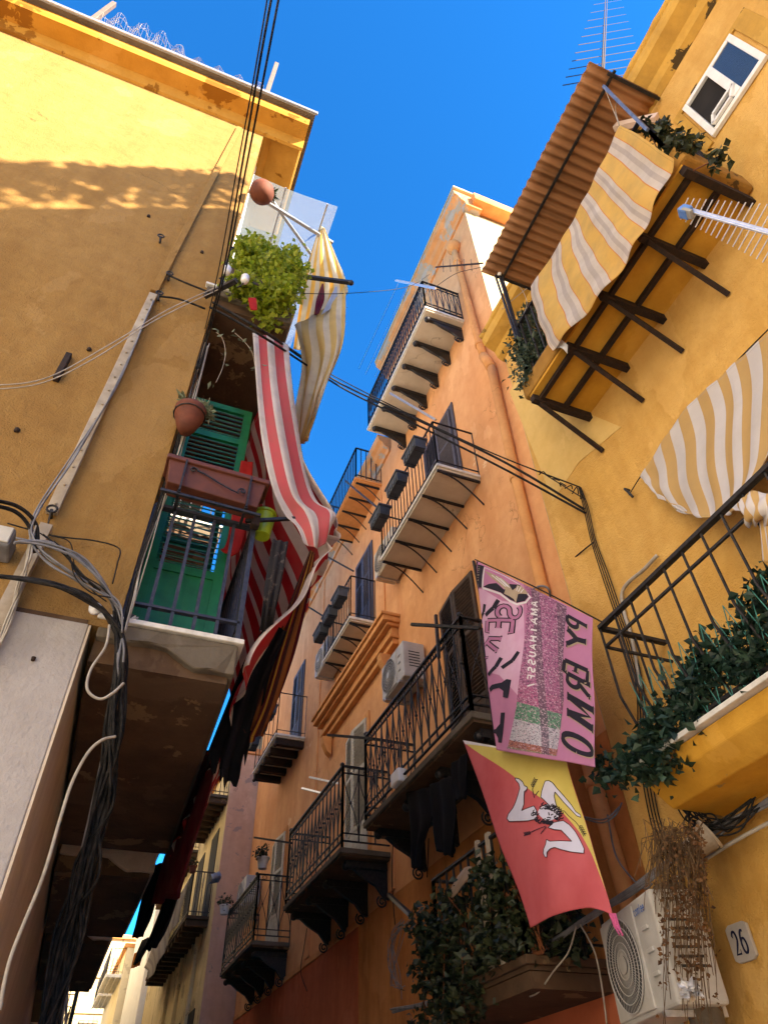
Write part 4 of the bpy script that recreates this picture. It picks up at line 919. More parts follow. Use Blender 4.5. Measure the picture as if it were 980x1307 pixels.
for u, v, lab in ((322, 392, 'small red and white cloth tucked under the bright shrub'),):
    cloth('hanging_rag', lab, 'laundry', [[W(u-5+5*i, v-12, y=3.38) for i in range(3)], [W(u-4+5*i, v-4, y=3.37) for i in range(3)], [W(u-2+4*i, v+4, y=3.37) for i in range(3)]], redP, na=8, nb=8, amp=.005)
q = W(334, 247, y=3.5)
P3 = thing('hanging_pot', 'round terracotta pot with a spiky plant hung below the eave corner', 'plant pot', (q.x, 3.5, q.z-.12))
build(MB().lathe([(.06, 0), (.12, .05), (.15, .13), (.15, .2), (.13, .26), (.115, .26)], n=22), 'pot', terra, P3, local=True, smooth=True)
lv = MB()
for k in range(40): lv.leaf((.10, 0, .2), (ru(.2, 1), ru(-1, 1), ru(-.6, 1)), (0, 0, 1), ru(.08, .14), .012)
build(lv, 'leaves', leafDark, P3, local=True)
CP = thing('clear_canopy', 'ribbed translucent plastic canopy over the second-floor balcony of the ochre house', 'canopy', (.5, 4.0, 11.1))
pcs = Sheet([[(-.16, 3.62, 11.2), (.4, 3.62, 11.14), (1.0, 3.57, 11.06)], [(-.16, 4.7, 11.2), (.4, 4.7, 11.14), (1.0, 4.6, 11.06)], [(-.16, 6.0, 11.2), (.4, 6.0, 11.14), (1.0, 6.0, 11.06)]])
build(pcs.mesh(12, 12), 'sheet', polyM, CP, solid=.012)
fm = MB(); fm.bar((-.17, 3.75, 10.95), (1.08, 4.02, 10.95), .02); fm.bar((-.1, 3.6, 11.02), (.95, 4.35, 10.93), .018); fm.bar((.28, 3.6, 11.12), (.28, 6.0, 11.12), .010); fm.bar((.86, 3.58, 11.06), (.86, 6.0, 11.06), .010)
build(fm, 'frame', steel, CP)
YR = thing('drape_rod', 'black pole sticking out past the bright shrub with yellow drape tied on it', 'rod', W(385, 354, y=3.9)); build(MB().bar(W(372, 351, y=4.0), W(449, 361, y=3.7), .022), 'rod', iron, YR); build(MB().ball(W(448, 361, y=3.7), .035, 8), 'end_cap', iron, YR)
cloth('yellow_drape', 'yellow and white striped drape hanging from the clear canopy corner', 'awning', rowsY([[(408,290,4.0), (411,289,3.95), (414,291,3.9)], [(396,330,4.1), (412,325,3.95), (430,330,3.85)], [(386,375,4.3), (414,370,4.1), (444,366,3.8)], [(380,415,4.6), (402,418,4.3), (438,384,3.9)], [(376,446,4.8), (390,446,4.6), (406,430,4.3)]]), stripeYW2, na=34, nb=40, amp=.02, nf=3)
cloth('swagged_drape', 'cream striped drape swagged and blowing below the black pole', 'awning', rowsY([[(441,366,3.72), (415,392,3.9), (376,415,4.0)], [(441,395,3.75), (412,415,3.85), (380,428,4.0)], [(437,440,3.85), (415,455,3.95), (385,470,4.2)], [(415,495,4.1), (400,510,4.2), (378,530,4.5)], [(392,560,4.5), (386,566,4.6), (378,568,4.7)]]), stripeCr, na=34, nb=44, amp=.03, nf=3.5, tilt=1)
cloth('small_pennant', 'small dark red cloth pinned beneath the black pole', 'laundry', rowsY([[(411,362,3.85), (412,362,3.85), (413,362,3.85)], [(404,382,3.86), (409,384,3.86), (414,382,3.86)], [(401,402,3.86), (404,402,3.86), (407,400,3.86)]]), clothWine, na=8, nb=10, amp=.005)
cloth('pale_pennant', 'pale blue cloth pinned near the tip of the black pole', 'laundry', rowsY([[(428,366,3.8), (429,366,3.8), (430,366,3.8)], [(416,390,3.82), (422,388,3.82), (430,384,3.82)], [(410,402,3.82), (416,398,3.82), (426,392,3.82)]]), clothBlue, na=8, nb=10, amp=.005)
# roof edge of the ochre house: posts and wire mesh
for nm, px, lab in (('roof_post', ((143, 42), (146, 5)), 'single grey post standing on the ochre roof left of the wire mesh'), ('roof_post', ((347, 120), (353, 82)), 'grey post at the right end of the rooftop wire mesh')):
    a = W(px[0][0], px[0][1], y=3.3); b_ = W(px[1][0], px[1][1], y=3.3); a.z = 13.1
    build(MB().bar((b_.x, 3.3, 13.1), (b_.x, 3.3, b_.z), .034), nm, plain('weathered_post_'+str(px[0][0]), (.15,.11,.09)), None, bevel=.006); label(bpy.context.scene.objects[-1] if False else col.objects[-1], lab, 'post')
WM = thing('wire_mesh', 'loose crumpled chicken wire along the ochre roof edge against the sky', 'fence', (-1.5, 3.25, 13.1))
mm = MB(); nx, nz = 64, 9
def wmp(i, k):
    u = i/nx; x = -2.75+2.45*u; hgt = (.75*math.sin(3.14*min(1, u*1.6+.12))**.6*(1-.55*u)+.2)
    return Vector((x+.012*math.sin(i*1.7+k), 3.22+.06*math.sin(i*.8)+.05*math.sin(k*2+i*.3), 13.13+hgt*k/nz+.018*math.sin(i*1.3+k*.9)))
for i in range(nx+1):
    mm.tube([wmp(i, k) for k in range(nz+1)], .0014, 3)
for k in range(nz+1): mm.tube([wmp(i, k) for i in range(nx+1)], .0014, 3)
build(mm, 'mesh', conduit, WM)

# ---- cables on the left
def cab(name, lab, paths, mat, r=.008, sag=0, cat='cable', group=None, seg=10):
    o = build(wires(paths, r, sag, seg), name, mat, None, smooth=True); return label(o, lab, cat, group)
def px3(*a): return [W(u, v, y=d) for u, v, d in a]
cab('overhead_cable', 'bundle of three black cables dropping from the top of the picture to the house corner', [px3((352+k*3,-30,.7), (335+k*3,60,.95), (310+k*2,205,1.7), (285+k,345,2.8), (264+k,425,3.45), (250+k,470,3.52)) for k in (0, 3)]+[px3((346,-30,.7), (324,100,1.1), (300,230,1.9), (280,340,2.8), (262,420,3.4))], cableM, [.007, .0065, .0045])
cab('overhead_cable', 'thick black cable pair crossing the street from the ochre house to the yellow wall', [[W(272, 386, y=3.45), W(300, 402, y=3.4), W(350, 432, y=3.5), W(430, 487, x=1.6), W(520, 530, x=2.3), W(640, 588, x=3.0), W(745, 650, x=3.55)], [W(268, 392, y=3.46), W(300, 409, y=3.4), W(352, 440, y=3.5), W(440, 497, x=1.65), W(525, 539, x=2.3), W(640, 597, x=3.0), W(747, 655, x=3.55)], [W(340, 424, y=3.5), W(430, 482, x=1.6), W(600, 566, x=2.8), W(740, 622, x=3.56)]], cableM, [.013, .012, .008])
cab('hanging_wire', 'thin pale wire pair looping from the left edge up to the house corner bracket', [px3((-30,498,3.3), (50,490,3.3), (120,458,3.3), (200,408,3.35), (282,368,3.4)), px3((-30,492,3.3), (55,484,3.32), (140,440,3.35), (215,395,3.38), (278,366,3.42))], cableW, .0045)
cab('washing_line', 'thin wire from the bracket past the black pole across to the orange house', [[W(305, 366, y=3.4), W(380, 374, y=3.6), W(450, 374, x=1.3), W(520, 366, x=2.4), W(548, 350, x=3.2)], [W(548, 372, x=3.0), W(580, 350, x=3.2), W(610, 342, x=3.2), W(637, 336, x=3.2)]], cableM, .0045)
for k, (a, b_) in enumerate((((508, 362), (458, 470)), ((520, 364), (466, 478)), ((532, 366), (478, 482)))):
    cab('washing_line', ('left', 'middle', 'right')[k]+' of three thin lines hanging from the top orange balcony pole', [[W(a[0], a[1], x=2.75), W(b_[0], b_[1], x=2.6)]], cableG, .003, group='lines at the top orange balcony')
def loops(n, u, v, d, s, rad):
    return [[W(u+ru(-s, s)+dx, v+ru(-s, s)+dy, y=d+ru(-.03, .03)) for dx, dy in rad] for _ in range(n)]
def jp(u, v, d, s): return W(u+ru(-s, s), v+ru(-s, s), y=d+ru(-.04, .04))
def bund(pts, n, grow=1.0): return [[jp(u, v, d, sp*grow) for u, v, d, sp in pts] for _ in range(n)]
cab('cable_bundle', 'thick bundle of black cables hanging down the street corner of the ochre house', bund([(-20,734,3.3,3), (60,744,3.35,3), (112,764,3.42,4), (146,796,3.5,4), (156,850,3.52,6), (148,920,3.62,11), (135,1000,3.8,13), (112,1090,4.0,14), (88,1200,4.2,15), (62,1330,4.3,16)], 7), cableM, .0095)
cab('cable_bundle', 'ragged black cable curtain falling along the street corner below the green balcony', bund([(150,776,3.5,5), (155,840,3.53,8), (146,930,3.66,14), (132,1010,3.85,16), (110,1100,4.0,17), (86,1200,4.2,18), (58,1330,4.3,20)], 15), cableM, .008)
cab('cable_bundle', 'grey wires taped together, sweeping round the corner above the plaster', bund([(20,690,3.35,4), (60,695,3.38,4), (105,716,3.42,4), (138,756,3.48,4), (154,800,3.5,3), (155,845,3.52,5), (146,930,3.7,10), (126,1040,3.95,12), (98,1170,4.2,12), (70,1330,4.4,12)], 7), cableG, .0065)
cab('cable_bundle', 'grey wires looping down the duct and under the hook', bund([(196,384,3.55,1), (150,490,3.52,2), (95,580,3.5,3), (46,655,3.42,4), (43,690,3.4,5), (66,717,3.4,4), (112,744,3.42,5), (148,770,3.48,4), (158,805,3.5,3)], 5), cableG, .0055)
cab('cable_bundle', 'tangle of pale taped wires beside the pipe under the junction box', bund([(44,672,3.42,4), (36,712,3.4,4), (27,745,3.4,4), (12,790,3.42,5), (-10,840,3.45,5)], 7), cableW, .0055)
cab('cable_bundle', 'short loops of loose dark wire dangling beside the junction box', bund([(60,690,3.4,10), (85,700,3.4,8), (100,730,3.4,10), (122,750,3.42,8), (140,765,3.45,5)], 6), cableM, .004)
cab('cable_bundle', 'slim dark wires running down the balcony corner beside the green shutter', bund([(262,440,3.58,3), (240,520,3.58,4), (209,620,3.58,5), (182,705,3.57,5), (166,770,3.55,3), (157,805,3.52,2)], 4), cableM, .0045)
cab('cable_bundle', 'slim pale wires tied down the balcony corner beside the green shutter', bund([(266,440,3.58,2), (246,520,3.58,3), (216,620,3.58,4), (188,705,3.57,4), (170,770,3.55,3), (159,805,3.52,2)], 4), cableW, .0045)
cab('loose_cable', 'pale loose cable end curling out of the black bundle', [px3((140,798,3.46), (135,825,3.42), (116,855,3.40), (112,880,3.40), (128,892,3.4), (145,884,3.4), (158,872,3.42))], cableW, .008)
cab('loose_cable', 'long pale cable curving down across the tan corner facing', [px3((148,940,3.42), (130,945,3.40), (112,962,3.40), (92,1000,3.40), (76,1050,3.4), (55,1120,3.4), (15,1220,3.4), (0,1290,3.4))], cableW, .008)
cab('hanging_wire', 'brown wire running along the ochre wall above the grey plaster', [px3((10,668,3.55), (70,684,3.56), (120,690,3.56), (152,700,3.56), (150,720,3.56), (144,745,3.56))], cableM, .005)
cab('power_cable', 'dark sagging cable arriving from the left edge at the wall hook', [px3((-30,636,3.2), (20,645,3.3), (46,668,3.4), (48,700,3.42)), px3((-30,642,3.2), (18,652,3.3), (40,676,3.4), (44,705,3.42))], cableM, .012)
for (u, v, lab) in ((205, 305, 'iron hook loop high on the ochre wall'), (216, 353, 'iron hook at the top of the bracket wires'), (203, 378, 'iron hook where the grey wires leave the duct'), (66, 655, 'iron hook holding the wires beside the grey duct')):
    c = W(u, v, y=3.56); m_ = MB().tube([c+Vector((0, .05, 0)), c+Vector((0, -.03, 0))], .012, 6).tube([c+Vector((.03*math.cos(k*.6), -.03, .03*math.sin(k*.6)+.01)) for k in range(11)], .008, 5).tube([c+Vector((0, -.03, -.02)), c+Vector((.01, -.02, -.10))], .006, 5)
    label(build(m_, 'wall_hook', iron), lab, 'hook')
c = W(81, 457, y=3.5); label(build(MB().box(c.x-.022, c.x+.022, 3.56, 3.62, c.z-.17, c.z+.17), 'iron_bar', rust, bevel=.005), 'short rusty iron bar end on the ochre wall', 'bar')
for u, v, lab in ((22, 549, 'small bolt stub low on the ochre wall near the left edge'), (114, 446, 'small bolt stub right of the rusty iron bar'), (258, 322, 'small dark plug high on the ochre wall near the painted duct'), (190, 276, 'small dark plug just under the shadow edge on the ochre wall')):
    c = W(u, v, y=3.60); b = MB().lathe([(.012, -.02), (.018, -.012), (.018, .012), (.012, .02)], c, 8); label(build(b, 'wall_bolt', rust), lab, 'bolt')
cab('tie_wire', 'black chained tie between the wall hooks and the bracket arm', [px3((213,350,3.52), (235,360,3.5), (255,368,3.48), (275,376,3.46)), px3((203,378,3.54), (230,382,3.5), (262,394,3.48))], cableM, .010)
JB = thing('junction_box', 'grey electrical box at the left edge beside the wire tangle', 'electrical box', W(8, 695, y=3.5)); c = W(6, 695, y=3.5)
build(MB().box(c.x-.09, c.x+.045, 3.42, 3.6, c.z-.06, c.z+.07), 'box', cableG, JB, bevel=.015); build(MB().box(c.x-.08, c.x+.035, 3.405, 3.419, c.z-.05, c.z+.06), 'lid', acwhite, JB, bevel=.006)
c = W(122, 777, y=3.45); IN = build(MB().lathe([(.0, -.012), (.035, -.012), (.035, .012), (.012, .013), (.010, .03), (.0, .03)], (0, 0, 0), 18), 'insulator', porcelain, None, smooth=True); IN.rotation_euler = (R_(90), 0, 0); IN.location = c; label(IN, 'white porcelain disc insulator at the grey plaster corner', 'insulator')
c = W(43, 841, y=3.585); label(build(MB().lathe([(.010, -.01), (.012, .01)], c, 8), 'wall_bolt', rust), 'small bolt stub in the grey plaster', 'bolt')
c = W(350/4.083-0, 0, y=3.5) if False else None
SH = thing('trainer_shoe', 'dark trainer with white stripes left on the balcony floor by the shutter', 'shoe', (-.13, 3.72, 4.02)); m_ = MB().lathe([(.02, 0), (.055, .01), (.055, .05), (.035, .09), (.02, .10)], (-.13, 3.72, 4.02), 12); build(m_, 'upper', greyplas, SH, smooth=True); build(MB().bar((-.10, 3.66, 4.06), (-.085, 3.70, 4.10), .004).bar((-.115, 3.662, 4.06), (-.10, 3.69, 4.10), .004), 'stripes', winwhite, SH)
# trailing plant under the second-floor balcony
TP = thing('trailing_plant', 'dry trailing plant dangling under the second-floor slab beside the striped awning', 'plant', W(285, 440, y=3.7))
m_ = MB(); lf = MB()
for pts in ([(276,424),(284,432),(288,450),(284,470),(276,488)], [(300,425),(312,436),(322,450),(326,470)]):
    q = px3(*[(u, v, 3.62) for u, v in pts]); build(wire(q, .003), 'stem', conduit, TP); lf.leaves(q, .02, 9, (.05, .08), .2)
build(lf, 'leaves', succ, TP)

# ================================================================== RIGHT SIDE OBJECTS
CN = thing('corrugated_canopy', 'brown corrugated sheet canopy over the upper balcony of the yellow house', 'canopy', (3.2, 2.0, 10))
def corr_sheet(x0, z0, x1, z1, y0, y1, wl=.10, amp=.018):
    m = MB(); n = int((y1-y0)/wl*8)
    for i in range(n+1):
        y = y0+(y1-y0)*i/n; dz = amp*(1+.18*math.sin(y*7.3))*math.sin(6.28319*(y-y0)/wl+.35*math.sin(y*5.1)) + (.006 if int((y-y0)/.8) % 2 else 0)
        for k in range(7): f = k/6; m.v.append(Vector((x0+(x1-x0)*f, y, z0+(z1-z0)*f+dz)))
    m.f = [(i*7+k, i*7+k+1, (i+1)*7+k+1, (i+1)*7+k) for i in range(n) for k in range(6)]; return m
build(corr_sheet(2.73, 9.54, 3.56, 9.53, .75, 3.11), 'sheet', corr, CN, smooth=True, solid=.004)
fm = MB(); fm.bar((3.00, .72, 9.50), (3.00, 3.13, 9.50), .013); fm.bar((2.95, .77, 9.50), (3.58, .77, 9.50), .016); fm.bar((2.9, 3.08, 9.50), (3.58, 3.08, 9.50), .015)
build(fm, 'frame', iron, CN)
m_ = MB()
for d in (-.02, .03, .06): m_.bar(W(634+d*100, 352, y=3.06), W(660+d*60, 432, y=3.06), .010)
build(m_, 'post', irongrey, CN)
build(MB().bar(W(770, 110, y=.84), W(826, 166, y=.84), .013), 'strut', bluePole, CN)
build(MB().bar(W(785, 162, x=3.3), W(838, 150, x=3.5), .03, .04), 'batten', leafmat('orange_wood', [(.55, .22, .04)]), CN)
c = W(637, 350, y=3.05); build(MB().ball(c, .028, 8), 'tie_knot', winwhite, CN)
# striped curtain of the upper balcony
cloth('striped_curtain', 'yellow and white striped curtain hung along the upper yellow balcony under the corrugated canopy', 'curtain',
      rowsX([[(791,160,2.88), (766,214,2.88), (742,262,2.87), (715,308,2.87), (676,366,2.87)], [(815,172,2.86), (788,236,2.86), (760,290,2.85), (720,345,2.85), (682,395,2.85)],
             [(840,190,2.85), (810,258,2.84), (780,318,2.83), (732,375,2.82), (692,425,2.82)], [(861,204,2.83), (832,272,2.82), (797,338,2.81), (746,400,2.80), (702,447,2.80)]]), stripeYW, na=110, nb=60, amp=.020, nf=4.5, tilt=.4, amp2=.010)
cloth('folded_corner', 'loose white corner of cloth hanging at the end of the striped curtain', 'curtain', rowsX([[(700,440,2.86), (712,432,2.86), (724,440,2.86)], [(706,446,2.86), (716,444,2.85), (724,452,2.86)]]), clothWhite, na=8, nb=6, amp=.004)
cab('guy_cord', 'white cord tied between the canopy and the striped curtain corner', [[W(771, 112, y=.84), W(786, 150, x=2.95), W(790, 162, x=2.92)], [W(788, 125, y=.84), W(785, 140, x=2.95), W(790, 160, x=2.92)]], cableW, .004)
cab('guy_cord', 'looped pale cord from the canopy far corner to the striped curtain', [[W(642, 352, y=3.2), W(662, 365, y=3.1), W(672, 385, y=3.0), W(668, 400, y=3.0)], [W(672, 368, x=2.9), W(655, 382, y=3.1), W(640, 395, y=3.3)]], cableW, .004)
# plants of the upper balcony
PL = thing('balcony_conifer', 'dense dusty green bush at the far end of the upper yellow balcony', 'plant', (2.95, 3.05, 7.25))
cl = [W(u+ru(-6, 6), v+ru(-6, 6), y=ru(3.0, 3.2)) for u, v in ((672,420),(668,435),(666,450),(672,465),(682,440),(690,455),(680,478),(688,480),(678,490),(676,410),(696,470),(684,425),(706,468),(712,455),(674,455),(690,438),(700,462))]
build(MB().leaves(cl, .07, 3000, (.05, .085), .26), 'foliage', leafCon, PL); st = MB()
for c in cl[:8]: st.tube([(3.0, 3.08, 7.3), c], .006, 4)
build(st, 'stem', brownwood, PL)
PL = thing('balcony_ivy', 'dark ivy spilling over the near end of the upper yellow balcony rail', 'plant', (2.95, 1.0, 7.25))
cl = [W(u+ru(-5, 5), v+ru(-5, 5), x=ru(2.90, 3.2)) for u, v in ((828,165),(840,170),(850,178),(860,186),(872,190),(846,160),(868,180),(880,186),(852,215),(846,225),(842,236),(835,250),(914,198))]
build(MB().leaves(cl, .04, 620, (.045, .075), .42), 'leaves', leafIvy, PL); st = MB()
for c in cl[::2]: st.tube([(3.05, 1.0, 7.3), c], .005, 4)
build(st, 'stem', brownwood, PL)
# roof antennas
def yagi(name, lab, mast, boom, elems, r=.006):
    t = thing(name, lab, 'antenna', mast[0]); build(MB().tube(mast, .013, 8), 'mast', rust, t); build(MB().bar(boom[0], boom[1], .008), 'boom', rust, t)
    m = MB()
    for a, b in elems: m.bar(a, b, r)
    build(m, 'elements', rust, t); return t
el = []
for k in range(11):
    f = k/10; v = 200/2-f*97; u0 = 745-16*(1-f)+f*14+f*10; 
    hw = 52*(1-f)+18*f; cx = 770+5*f; el.append((W(cx-hw, v+hw*.17, y=1.0), W(cx+hw, v-hw*.17, y=1.0)))
yagi('roof_antenna', 'tall comb antenna on a mast above the corrugated canopy', [W(767, 108, y=.95), W(772, 0, y=1.0), W(774, -40, y=1.0)], [W(770, 95, y=1.0), W(775, -10, y=1.0)], el, .0035)
A2 = thing('log_antenna', 'white flat comb antenna with a blue cap in front of the upper yellow balcony', 'antenna', W(900, 275, x=2.6))
D0, D1 = W(872, 266, x=2.55), W(1010, 305, x=2.75); dd = (D1-D0)
b_ = MB()
for o in (-.024, .024): b_.bar(D0+Vector((0, 0, o*1.0)), D1+Vector((0, 0, o*1.0)), .007, .009)
build(b_, 'boom', alu, A2, bevel=.003); e_ = MB(); m_ = W(860, 300, x=2.55)-W(895, 232, x=2.55)
m_.normalize()
for k in range(18):
    f = k/17*.98+.01; L_ = .06+.10*f; c = D0+dd*f; e_.bar(c-m_*L_+Vector((0,0,.02)), c+Vector((0,0,.02)), .0028); e_.bar(c+Vector((0,0,-.02)), c+m_*L_+Vector((0,0,-.02)), .0028)
build(e_, 'elements', alu, A2); c = W(873, 270, x=2.54); build(MB().bar(c-dd.normalized()*.03, c+dd.normalized()*.055, .036, .030), 'cap', blueM, A2, bevel=.01); build(MB().bar(c-dd.normalized()*.012+Vector((-.01,0,-.022)), c+dd.normalized()*.075+Vector((-.01,0,-.022)), .032, .012), 'housing', plain('grey_cap', (.34,.33,.3)), A2, bevel=.006)
build(MB().bar(D1, D1+Vector((.5, .1, -.1)), .018), 'arm', steel, A2)
A3 = thing('side_antenna', 'short comb antenna boom crossing in front of the orange drainpipe', 'antenna', W(580, 338, x=3.2)); build(MB().bar(W(556, 341, x=3.2), W(616, 336, x=3.2), .010), 'boom', rust, A3); m_ = MB()
for u in (566, 575, 584, 593, 602): m_.bar(W(u-1, 331, x=3.2), W(u, 347-(u-566)*.05, x=3.2), .005)
build(m_, 'elements', rust, A3)
# tan striped drape over the lower balcony
cloth('tan_striped_drape', 'tan and white striped drape slung along the yellow wall above the lower railing', 'awning',
      rowsX([[(818,607,3.52), (845,566,3.50), (878,520,3.50), (915,485,3.48), (950,450,3.48), (1000,405,3.46)], [(820,612,3.50), (848,590,3.46), (886,560,3.44), (925,530,3.42), (960,510,3.40), (1005,470,3.38)],
             [(824,618,3.46), (856,624,3.42), (893,614,3.38), (926,600,3.34), (955,586,3.30), (985,565,3.28)], [(832,627,3.42), (866,647,3.38), (903,653,3.30), (930,646,3.22), (946,636,3.16), (962,622,3.12)],
             [(842,635,3.42), (880,656,3.36), (910,661,3.26), (932,654,3.14), (944,646,3.08), (954,640,3.05)]]), stripeTan, na=120, nb=60, amp=.012, nf=6, tilt=.4, amp2=.012, nf2=2.2)
KN = thing('drape_knot', 'knotted cream end of the tan striped drape tied round the balcony rail', 'cloth', W(955, 650, x=3.0)); sh = Sheet(rowsX([[(944,640,3.02), (958,628,3.0), (985,630,2.98)], [(946,655,2.96), (960,642,2.92), (985,640,2.92)], [(952,668,2.97), (964,660,2.93), (985,658,2.92)], [(958,672,3.02), (968,668,3.0), (985,672,3.0)]]), .020, 2.2, 0, 1.6)
build(sh.mesh(24, 20), 'cloth', stripeKnot, KN, smooth=True, solid=.004)
sh = Sheet(rowsX([[(968,660,3.0), (976,664,2.98), (990,670,2.98)], [(972,690,3.0), (980,694,2.97), (992,700,2.97)], [(974,715,3.02), (984,720,3.0), (994,722,3.0)]]), .01, 2); build(sh.mesh(14, 14), 'tail', stripeKnot, KN, smooth=True, solid=.004)
cab('cord', 'black cord along the yellow wall holding the tan striped drape', [[W(802, 632, x=3.56), W(830, 590, x=3.53), W(905, 498, x=3.50), W(1000, 400, x=3.47)]], cableM, .005)
c = W(803, 626, x=3.57); label(build(MB().tube([c, c+Vector((-.05, 0, 0)), c+Vector((-.05, -.02, -.05)), c+Vector((-.03, -.03, -.12))], .012, 6), 'wall_hook', iron), 'iron hook with a hanging end on the yellow wall beside the tan drape', 'hook')
# ivy and net on the lower yellow balcony
IV = thing('balcony_ivy', 'dark green artificial ivy tumbling over the far corner of the lower yellow balcony', 'plant', (3.1, 3.0, 3.45))
cl = [W(u+ru(-9, 9), v+ru(-9, 9), x=d) for u, v, d in ((775,985,3.06),(790,975,3.02),(800,985,3.0),(815,965,3.0),(830,950,2.98),(845,930,3.0),(850,945,3.0),(835,975,2.96),(815,990,2.96),(860,915,3.05),(875,900,3.1),(890,880,3.1),(905,895,3.1),(870,880,3.1),(885,850,3.15),(900,835,3.15),(915,870,3.12),(930,850,3.12),(945,865,3.1),(935,825,3.15),(950,810,3.15),(965,830,3.1),(975,805,3.1),(965,790,3.15),(980,770,3.15),(975,840,3.08),(880,915,3.05),(840,915,3.05),(950,845,3.1),(920,840,3.15),(900,865,3.15),(985,745,3.2),(970,760,3.2),(855,965,2.97),(790,990,3.0),(822,940,3.0))]
build(MB().leaves(cl, .05, 2100, (.03, .085), .40), 'leaves', leafDark, IV); st = MB()
for c in cl: st.tube([(3.25, min(3.1, c.y+.1), 3.45), (c+Vector((3.25, c.y, 3.5)))/2+Vector((0, 0, .05)), c], .004, 4)
build(st, 'stem', brownwood, IV); n_ = MB()
for k in range(16): n_.bar((3.09, 3.15-.1*k, 3.46), (3.07, 3.05-.1*k, 3.95), .0022); n_.bar((3.09, 3.05-.1*k, 3.46), (3.07, 3.15-.1*k, 3.95), .0022)
build(n_, 'net', plain('green_wire', (.05, .25, .22)), IV)
# wires on the yellow wall
cab('wall_wires', 'brittle bundle of thin wires dropping down the yellow wall from the cable hook', [[W(738+k, 622, x=3.55), W(745+k*2, 650, x=3.55), W(754+k*2, 690, x=3.57), W(768+k*3, 735, x=3.57), W(785+k*3, 785, x=3.57), W(800+k*3, 830, x=3.57), W(812+k*3, 880, x=3.57), W(815+k*4, 960, x=3.57), W(828+k*4, 1040, x=3.57), W(846+k*5, 1100, x=3.5)] for k in range(4)], cableM, .005)
cab('wall_wires', 'row of twisted wire ties along the cable end on the yellow wall', [[W(690+8*k+ru(-3, 3), 603+5*k+ru(-5, 5), x=3.45), W(694+8*k+ru(-4, 4), 600+5*k+ru(-5, 5), x=3.42), W(698+8*k, 606+5*k+ru(-3, 3), x=3.46)] for k in range(7)]+[[W(688+8*k, 601+5*k, x=3.44) for k in range(8)]], cableM, .006, seg=5)
cab('wall_conduit', 'pale conduit elbow fixed on the yellow wall behind the lower railing', [[W(838, 709, x=3.56), W(820, 728, x=3.56), W(800, 745, x=3.56), W(793, 760, x=3.56), W(797, 785, x=3.57), W(806, 815, x=3.57), W(818, 880, x=3.57)]], cableW, .016)
cab('wall_cable', 'short dark cable angled across the orange corner to the yellow wall', [[W(718, 727, x=3.74), W(735, 710, x=3.6), W(757, 692, x=3.57)]], cableM, .007)
cab('tied_cable', 'cable with ties fixing the pink flag line to the drainpipe', [[W(680, 752, x=3.68), W(690, 748, x=3.60), W(700, 752, x=3.62), W(702, 765, x=3.7)]], cableG, .012)
cab('loose_cable', 'pair of cables looping off the drainpipe beside the red and yellow flag', [[W(745, 1045, x=3.6), W(768, 1050, x=3.5), W(785, 1040, x=3.55), W(793, 1025, x=3.7)], [W(742, 1042, x=3.6), W(770, 1046, x=3.5), W(790, 1030, x=3.6)]], cableG, .007)
cab('loose_cable', 'thin cable falling from the drainpipe loop down to the air conditioner', [[W(775, 1040, x=3.66), W(785, 1090, x=3.62), W(805, 1120, x=3.5), W(822, 1134, x=3.4), W(832, 1128, x=3.4)]], cableG, .007)
zz = lambda u, v, x, s=3: W(u+ru(-s, s), v+ru(-s, s), x=x)
cab('cable_bundle', 'fat grey cable bundle running below the lower yellow balcony to the orange house', [[zz(1000, 1012, 3.5, 5), zz(955, 1035, 3.5, 6), zz(905, 1062, 3.46, 8), zz(850, 1105, 3.42, 6), zz(800, 1140, 3.38, 4), zz(750, 1172, 3.36, 3), zz(700, 1205, 3.3), zz(640, 1240, 3.2), zz(590, 1262, 3.2), zz(550, 1280, 3.3), zz(500, 1290, 3.6)] for k in range(11)], cableG, .008)
cab('cable_bundle', 'tangle of thin dark wires looping under the lower yellow balcony', [[zz(905, 1058, 3.46, 12), zz(885, 1045, 3.5, 14), zz(875, 1035, 3.45, 12), zz(895, 1050, 3.4, 14), zz(930, 1048, 3.45, 14), zz(965, 1025, 3.5, 8)] for k in range(9)], cableM, .0055)
cab('pale_conduit', 'pale conduit running along under the cable bundle on the yellow house', [[W(1000, 1040, x=3.5), W(930, 1078, x=3.46), W(862, 1122, x=3.40), W(812, 1155, x=3.36)]], cableW, .012)
cab('loose_cable', 'white cable hanging in a loop below the ivy balcony cables', [[W(735, 1182, x=3.3), W(725, 1215, x=3.25), W(706, 1240, x=3.2), W(688, 1265, x=3.2), W(676, 1272, x=3.2)], [W(740, 1180, x=3.3), W(760, 1220, x=3.3), W(772, 1290, x=3.35), W(775, 1330, x=3.35)]], cableW, .006)
# number plate 26
c0, cA, cB = W(932, 1186, x=XY-.003), W(963, 1181, x=XY-.003), W(938, 1224, x=XY-.003)
ny = (c0.y+W(962, 1215, x=XY).y)/2; nz = (W(945, 1180, x=XY).z+W(950, 1226, x=XY).z)/2; hw, hh = .085, .095
NP = thing('number_plate', 'house number plate 26 on the yellow wall right of the air conditioner', 'house number', (XY-.01, ny, nz))
pl = [(XY-.022, ny+hw*sx*(1 if abs(sy) < 1 else .82), nz+hh*sy*(1 if abs(sx) < 1 else 1)) for sx, sy in ((-1,-.82),(-.8,-1),(.8,-1),(1,-.82),(1,.82),(.8,1),(-.8,1),(-1,.82))]
build(MB().prism(pl, (.02, 0, 0)), 'plate', plateM, NP, bevel=.004)
dg = MB()
for ch, oy in (('2', .052), ('6', -.006)):
    for k, q in enumerate(strokes(ch, .26, .16, .35)): dg.add([(XY-.0245-.0001*k, ny+oy-x*.046, nz-.058+y*.115) for x, y in q], [(0, 1, 2, 3)])
